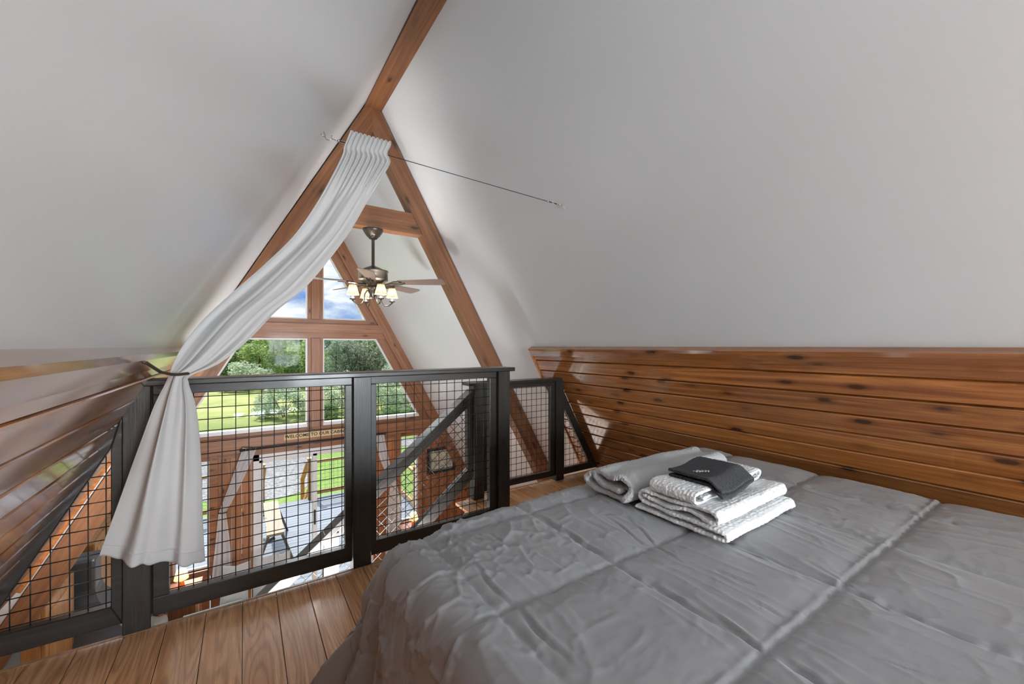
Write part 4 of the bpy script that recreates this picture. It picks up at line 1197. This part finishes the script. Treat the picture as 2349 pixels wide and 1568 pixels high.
# ================================================================== OUTSIDE
def outside():
    # lawn and meadow
    bm = bmesh.new(); bmesh.ops.create_grid(bm, x_segments=90, y_segments=70, size=1)
    for v in bm.verts:
        x, y = v.co.x * 95, 58 + v.co.y * 62
        far = max(0, y - 62)
        v.co = Vector((x, y, ZL - .04 + .12 * noise.noise(Vector((x * .12, y * .12, 0))) * sm(np.array((y - 30) / 12)) + far * .05))
    tag(from_bm('lawn', bm, MT['lawn'], None, None, True), 'bright green lawn running into a pale meadow', 'lawn', None, 'structure')
    # gravel drive
    bm = bmesh.new()
    q = [atZ(x, y, ZL - .028) for x, y in ((120, 1030), (560, 1022), (700, 1020), (726, 1026), (727, 1060), (719, 1100), (690, 1128), (640, 1142), (560, 1150), (120, 1150))]
    bm.faces.new([bm.verts.new(p) for p in q])
    q = [atZ(x, y, ZL - .028) for x, y in ((700, 1020), (880, 1006), (1010, 1003), (1060, 1003), (1060, 1016), (1000, 1018), (900, 1024), (800, 1034), (726, 1038))]
    q = [p + Vector((0, 0, .004)) for p in q]
    bm.faces.new([bm.verts.new(p) for p in q])
    tag(from_bm('gravel_drive', bm, MT['gravel']), 'pale gravel drive beyond the deck', 'driveway', None, 'structure')
    # deck
    X0, X1, Y0, Y1 = -2.4, 3.5, YG + .14, 11.62
    bm = bmesh.new(); y = Y0
    while y < Y1: add_box(bm, X0, X1, y, min(y + .138, Y1), ZD - .035, ZD, .003); y += .144
    dk = from_bm('deck', bm, MT['deck']); tag(dk, 'grey boarded deck outside the sliding door', 'deck', None, 'structure')
    bm = bmesh.new()
    for x in (X0 + .1, .5, 2, X1 - .1):
        for y in (Y0 + .2, Y1 - .15): add_box(bm, x - .07, x + .07, y - .07, y + .07, ZL - .2, ZD - .036)
    add_box(bm, X0 + .03, X1 - .03, Y1 - .04, Y1, ZD - .25, ZD - .036); add_box(bm, X1 - .04, X1 - .0, Y0, Y1 - .05, ZD - .25, ZD - .036)
    from_bm('deck_posts', bm, MT['lumber'], dk)
    # deck railings of treated lumber and wire
    def rail(label, posts, yline=None, xline=None, panels=None):
        t = empty('deck_railing', (posts[0][0], posts[0][1], ZD), label, 'railing')
        hgt = 1.0
        for x, y in posts:
            beam('post', (x, y, ZD), (x, y, ZD + hgt + .03), .095, .095, MT['lumber'], t, (0, 1, 0))
            box('post_cap', (x - .07, x + .07, y - .07, y + .07, ZD + hgt + .03, ZD + hgt + .055), MT['lumber'], t)
        for (xa, ya), (xb, yb_) in zip(posts, posts[1:]):
            d = Vector((xb - xa, yb_ - ya, 0)).normalized() * .05
            A, B = Vector((xa, ya, 0)) + d, Vector((xb, yb_, 0)) - d
            beam('top_rail', A + Vector((0, 0, ZD + .94)), B + Vector((0, 0, ZD + .94)), .12, .04, MT['lumber'], t)
            beam('bottom_rail', A + Vector((0, 0, ZD + .14)), B + Vector((0, 0, ZD + .14)), .05, .09, MT['lumber'], t)
            bm = bmesh.new(); L = (B - A).length; n = int(L / .1)
            for k in range(n + 1):
                p = A + (B - A) * (k / n); add_tube(bm, [p + Vector((0, 0, ZD + .18)), p + Vector((0, 0, ZD + .92))], .0025, 4)
            for k in range(8):
                z = ZD + .2 + k * .1; add_tube(bm, [A + Vector((0, .004, z)), B + Vector((0, .004, z))], .0025, 4)
            from_bm('wire_mesh', bm, MT['wire'], t)
        return t
    rail('wooden deck railing with wire mesh before the gravel, on the curtain side of the steps', [(X0 + .06, Y1 - .06), (-.95, Y1 - .06), (.37, Y1 - .06)])
    rail('wooden deck railing with wire mesh in front of the green lawn', [(1.41, Y1 - .06), (2.45, Y1 - .06), (X1 - .06, Y1 - .06), (X1 - .06, 9.4), (X1 - .06, 7.15)])
    # steps down to the drive with their rails
    t = empty('deck_steps', (.9, 11.8, ZL), 'wooden steps with handrails leading from the deck to the gravel', 'steps')
    for k in range(4):
        box('tread', (.42, 1.36, Y1 + .02 + k * .28, Y1 + .02 + k * .28 + .28, ZD - .2 - k * .17 - .04, ZD - .2 - k * .17), MT['lumber'], t)
    for x in (.40, 1.38):
        prism('stringer', [(Y1 + .0, ZD - .06), (Y1 + .0, ZD - .36), (Y1 + 1.05, ZL - .05), (Y1 + 1.2, ZL - .05), (Y1 + 1.2, ZL + .12)], x - .02, x + .02, MT['lumber'], t, 'x')
        beam('post', (x, Y1 + 1.22, ZL - .05), (x, Y1 + 1.22, ZL + 1.06), .095, .095, MT['lumber'], t, (0, 1, 0))
        beam('stair_handrail', (x, Y1 + .0, ZD + .93), (x, Y1 + 1.22, ZL + 1.02), .11, .05, MT['lumber'], t)
        beam('stair_handrail', (x, Y1 + .0, ZD + .2), (x, Y1 + 1.22, ZL + .3), .05, .09, MT['lumber'], t)
    # bench table and a weathered chair on the deck
    o = atZ(665, 1180, ZD + .62)
    t = empty('deck_chair', (o.x, o.y, ZD), 'weathered wooden chair with a pale plank on the grey deck', 'chair')
    def pl(nm, a, b, w, h, mat): return beam(nm, atZ(*a), atZ(*b), w, h, MT[mat], t)
    pl('plank', (621, 1152, ZD + .62), (632, 1226, ZD + .62), .27, .045, 'plank')
    A, B = atZ(621, 1152, ZD + .62), atZ(632, 1226, ZD + .62)
    ux = (B - A).normalized(); uy = Vector((0, 0, 1)).cross(ux)
    for q, sx_ in ((A + ux * .1, 1), (B - ux * .1, 1)):
        for s in (-1, 1):
            beam('leg', q + uy * .10 * s - Vector((0, 0, .025)), Vector((q.x, q.y, ZD)) + uy * .30 * s + ux * (.1 if q is A else -.0), .09, .04, MT['greylumber'], t)
    beam('seat', A - uy * .45 + Vector((0, 0, -.22)), B - uy * .45 + Vector((0, 0, -.22)), .28, .045, MT['greylumber'], t)
    for k in (.12, .9):
        q = A + (B - A) * k - uy * .42; beam('leg', q + Vector((0, 0, -.24)), Vector((q.x, q.y, ZD)) - uy * .08, .09, .04, MT['greylumber'], t)
        beam('brace', q + Vector((0, 0, -.26)), A + (B - A) * k + Vector((0, 0, -.12)), .06, .04, MT['greylumber'], t)
outside()

# ------------------------------------------------------------------ trees
def crown(kind, seed, n):
    r_ = random.Random(seed); vs = []; fs = []
    blobs = []
    if kind == 'round':
        for _ in range(26):
            a = r_.uniform(0, 6.283); z = r_.uniform(.12, .85); rr = r_.uniform(.1, .36) * (1.15 - abs(z - .45))
            blobs.append((Vector((rr * math.cos(a), rr * math.sin(a), z)), r_.uniform(.11, .2)))
    elif kind == 'pine':
        for k in range(40):
            z = .12 + .86 * (k / 40); rr = .42 * (1 - z) ** .7 * r_.uniform(.4, 1); a = r_.uniform(0, 6.283)
            blobs.append((Vector((rr * math.cos(a), rr * math.sin(a), z)), .05 + .11 * (1.1 - z)))
    else:
        for _ in range(30):
            a = r_.uniform(0, 6.283); z = r_.uniform(.02, .8); rr = .42 * math.sqrt(max(0, 1 - ((z - .1) / .8) ** 2)) * r_.uniform(.5, 1)
            blobs.append((Vector((rr * math.cos(a), rr * math.sin(a), z)), r_.uniform(.10, .17)))
    for i in range(n):
        c, br = blobs[i % len(blobs)]
        d = Vector((r_.gauss(0, 1), r_.gauss(0, 1), r_.gauss(0, 1))).normalized()
        p = c + d * br * r_.uniform(.6, 1.05); p.z = max(p.z, .03)
        nrm = (d + Vector((r_.gauss(0, .5), r_.gauss(0, .5), r_.gauss(0, .5)))).normalized()
        t = nrm.cross(Vector((r_.gauss(0, 1), r_.gauss(0, 1), r_.gauss(0, 1)))).normalized(); b = nrm.cross(t)
        s = r_.uniform(.016, .032) * (1.0 if kind != 'pine' else .9); w = .6 if kind != 'pine' else .35
        k = len(vs); vs += [p - t * s, p + b * s * w, p + t * s, p - b * s * w]; fs.append((k, k + 1, k + 2, k + 3))
    me = bpy.data.meshes.new('crown'); me.from_pydata([tuple(v) for v in vs], [], fs); me.update(); return me

def trunk_mesh():
    bm = bmesh.new(); add_tube(bm, [(0, 0, -.02), (.01, 0, .3), (0, .01, .75)], [.03, .022, .008], 7)
    for k in range(7):
        a = k * 2.3; z = .25 + k * .07; add_tube(bm, [(0, 0, z), (.14 * math.cos(a), .14 * math.sin(a), z + .1)], [.010, .004], 5)
    me = bpy.data.meshes.new('trunk'); bm.to_mesh(me); bm.free(); me.materials.append(MT['bark']); return me

def stem_mesh():
    bm = bmesh.new()
    for k in range(6):
        a = k * 1.05; add_tube(bm, [(.02 * math.cos(a), .02 * math.sin(a), -.03), (.07 * math.cos(a), .07 * math.sin(a), .2), (.2 * math.cos(a), .2 * math.sin(a), .5)], [.006, .005, .002], 5)
    me = bpy.data.meshes.new('stems'); bm.to_mesh(me); bm.free(); me.materials.append(MT['bark']); return me

def trees():
    tm = trunk_mesh(); sm_ = stem_mesh(); lib = {}
    spec = {'A': ('round', 'leafA', 'dark_green'), 'B': ('round', 'leafB', 'x'), 'C': ('bush', 'leafC', 'x'), 'D': ('pine', 'leafD', 'x'), 'E': ('round', 'leafE', 'x'), 'F': ('bush', 'leafA', 'x')}
    for k, (kind, mt, _) in spec.items():
        for v in range(2):
            me = crown(kind, 11 * ord(k) + v, 3600); me.materials.append(MT[mt]); lib[k, v] = me
    # kind, pixel column of the trunk, distance ahead, height, width
    L = [('A', 470, 60, 7.4, 8), ('D', 505, 64, 8.6, 6), ('A', 535, 58, 7.0, 8), ('D', 568, 66, 9.0, 6), ('A', 600, 60, 7.8, 8.5), ('B', 628, 55, 6.6, 7), ('D', 650, 66, 8.8, 6.5), ('A', 676, 60, 7.6, 8), ('D', 700, 64, 8.4, 6.5),
         ('B', 596, 50, 5.4, 6), ('B', 684, 48, 5.4, 6), ('A', 652, 47, 4.6, 5), ('B', 545, 52, 5.6, 6), ('A', 515, 50, 5.2, 6), ('B', 706, 52, 6.0, 6),
         ('D', 742, 56, 7.4, 6.4), ('D', 765, 62, 8.0, 6.6), ('D', 792, 55, 7.2, 7), ('D', 818, 62, 8.4, 6.8), ('A', 842, 58, 7.2, 7.6), ('D', 868, 62, 8.2, 6.8), ('D', 893, 56, 7.4, 6.4), ('A', 918, 60, 7.6, 8), ('D', 950, 60, 8.0, 7), ('A', 990, 62, 7.8, 8), ('D', 1030, 62, 8.2, 7),
         ('A', 430, 60, 7.4, 8), ('B', 390, 58, 6.8, 8), ('A', 340, 60, 7.6, 8), ('D', 770, 50, 5.6, 6), ('D', 905, 50, 5.6, 5.5)]
    lab = {'A': ('broadleaf_tree', 'dark green broadleaf tree in the treeline beyond the meadow', 'tree', 'dark broadleaf trees of the treeline'),
           'B': ('broadleaf_tree', 'bright yellow-green tree in front of the darker treeline', 'tree', 'bright green trees of the treeline'),
           'D': ('pine_tree', 'blue-green pine rising in the treeline', 'tree', 'pines of the treeline')}
    def put(kind, v, px, fw, h, w, name, label, cat, group=None):
        r = (px - W / 2) / F * fw; x, y = r * cs + fw * sn, fw * cs - r * sn
        zg = ZL - .05 + max(0, y - 62) * .05
        o = empty(name, (x, y, zg), label, cat, group); o.rotation_euler.z = rnd.uniform(0, 6.28); o.scale = (w, w, h * (.98 if fw > 45 and name != 'willow_bush' else 1))
        for nm, me in ((('stems', sm_) if cat == 'bush' else ('trunk', tm)), ('crown', lib[kind, v])):
            c = bpy.data.objects.new(nm, me); C.objects.link(c); c.parent = o
        return o
    for i, (k, px, fw, h, w) in enumerate(L):
        n, l, c, g = lab[k]; put(k, i % 2, px, fw, h, w, n, l, c, g)
    put('E', 0, 846, 53, 6.2, 5.6, 'bare_tree', 'grey half-bare tree in front of the pines, seen right of the centre mullion', 'tree')
    put('E', 1, 790, 52, 6.0, 5.4, 'bare_tree', 'brown-grey tree with bare lower branches nearest the centre mullion', 'tree')
    put('C', 0, 566, 44, 3.5, 6.0, 'willow_bush', 'pale silvery rounded bush in front of the treeline, in the pane beside the curtain', 'bush')
    B = [(652, 27.5, 2.7, 3.7, 'large silver-green bush standing alone in the meadow beyond the square mesh'), (612, 29, 1.6, 2.0, 'low silver-green bush at the meadow edge of the large bush'), (770, 30, 2.6, 3.4, 'silver-green bush seen through the mesh just right of the mullion'),
         (812, 34, 3.0, 4.0, 'silver-green bush behind the middle railing post'), (878, 30, 2.6, 3.0, 'silver-green bush nearest the middle railing post'), (905, 36, 3.4, 4.4, 'tall silver-green bush in the lower corner pane'), (940, 30, 2.0, 3.2, 'low silver-green bush at the slanted edge of the corner pane')]
    for i, (px, fw, h, w, l) in enumerate(B): put('C', i % 2, px, fw, h, w, 'willow_bush', l, 'bush')
    for i, (px, fw, h, w, l) in enumerate([(905, 27, 1.0, 2.4, 'low dark green bush under the silver bushes of the corner pane'), (748, 27, 1.2, 2.0, 'low dark green bush at the foot of the mullion')]):
        put('F', i % 2, px, fw, h, w, 'low_bush', l, 'bush')
trees()

# ================================================================== LIGHT AND SKY
def light(name, typ, loc, rot, energy, col=(1, 1, 1), size=1, size_y=None):
    l = bpy.data.lights.new(name, typ); l.energy = energy; l.color = col
    if typ == 'AREA':
        l.size = size
        if size_y: l.shape = 'RECTANGLE'; l.size_y = size_y
    o = bpy.data.objects.new(name, l); C.objects.link(o); o.location = loc; o.rotation_euler = rot
    return o

for lx_, ly_ in ((-.4, .9), (1.9, .9), (-1.0, -1.0)):
    light('added_underloft_fill', 'AREA', (lx_, ly_, -.26), (0, 0, 0), 45, (1, .93, .84), .45)  # unseen fill panels, added under the loft to brighten the great room
light('added_loft_edge_fill', 'AREA', (.45, 2.40, -.42), Vector((.02, .88, .47)).to_track_quat('-Z', 'Z').to_euler(), 75, (.97, .98, 1), 1.3, .12).data.spread = R(115)  # added fill strip without a fixture, lifts the gable and slopes
s = light('sun', 'SUN', (0, 0, 20), (0, 0, 0), 7.0, (1, .97, .92)); s.data.angle = R(1.2)
s.rotation_euler = Vector((.16, -.62, -.80)).to_track_quat('-Z', 'Y').to_euler()
# added fill panels outside the panes, standing in for daylight
def aim(loc, tgt): return (Vector(tgt) - Vector(loc)).to_track_quat('-Z', 'Y').to_euler()
light('added_back_fill', 'AREA', (1.35, YB - .25, 1.0), aim((1.35, YB - .25, 1.0), (.6, 0, 1.25)), 385, (.87, .94, 1), 1.25, 1.3)  # added panel behind the camera, fills the loft
light('added_front_fill', 'AREA', (.9, 17.5, 9.2), aim((.9, 17.5, 9.2), (.9, YG, 1.0)), 5000, (.94, .97, 1), 18.0, 7.0)  # added panel above the sightline, pushes extra light through the front panes

w = bpy.data.worlds.new('sky'); S.world = w; w.use_nodes = True
nt = w.node_tree; L_ = nt.links.new; bg = nt.nodes['Background']
tc = nd(nt, 'ShaderNodeTexCoord'); mp = nd(nt, 'ShaderNodeMapping'); mp.inputs['Scale'].default_value = (2.2, 2.2, 5.5); L_(tc.outputs['Generated'], mp.inputs['Vector'])
no = nd(nt, 'ShaderNodeTexNoise', Scale=2.1, Detail=6, Roughness=.55, Distortion=.3); L_(mp.outputs[0], no.inputs['Vector'])
r = ramp(nt, [(.42, lin(122, 164, 232)), (.50, lin(186, 208, 242)), (.62, (1.25, 1.28, 1.32))]); L_(no.outputs['Fac'], r.inputs[0]); L_(r.outputs[0], bg.inputs['Color'])
bg.inputs['Strength'].default_value = 1.0

cam = bpy.data.cameras.new('camera'); cam.sensor_width = 36; cam.lens = 36 * F / W; cam.shift_y = (HY - H / 2) / W; cam.clip_start = .02; cam.clip_end = 500
co = bpy.data.objects.new('camera', cam); C.objects.link(co); co.location = (0, 0, EYE); co.rotation_euler = (R(90), 0, -YAW); S.camera = co
S.view_settings.view_transform = 'Standard'; S.view_settings.look = 'None'; S.view_settings.exposure = 0; S.view_settings.gamma = 1; S.view_settings.use_curve_mapping = False

cy = S.cycles
cy.max_bounces = 6; cy.diffuse_bounces = 3; cy.glossy_bounces = 3; cy.transmission_bounces = 4; cy.transparent_max_bounces = 8
cy.caustics_reflective = False; cy.caustics_refractive = False
cy.use_adaptive_sampling = True; cy.adaptive_threshold = .025
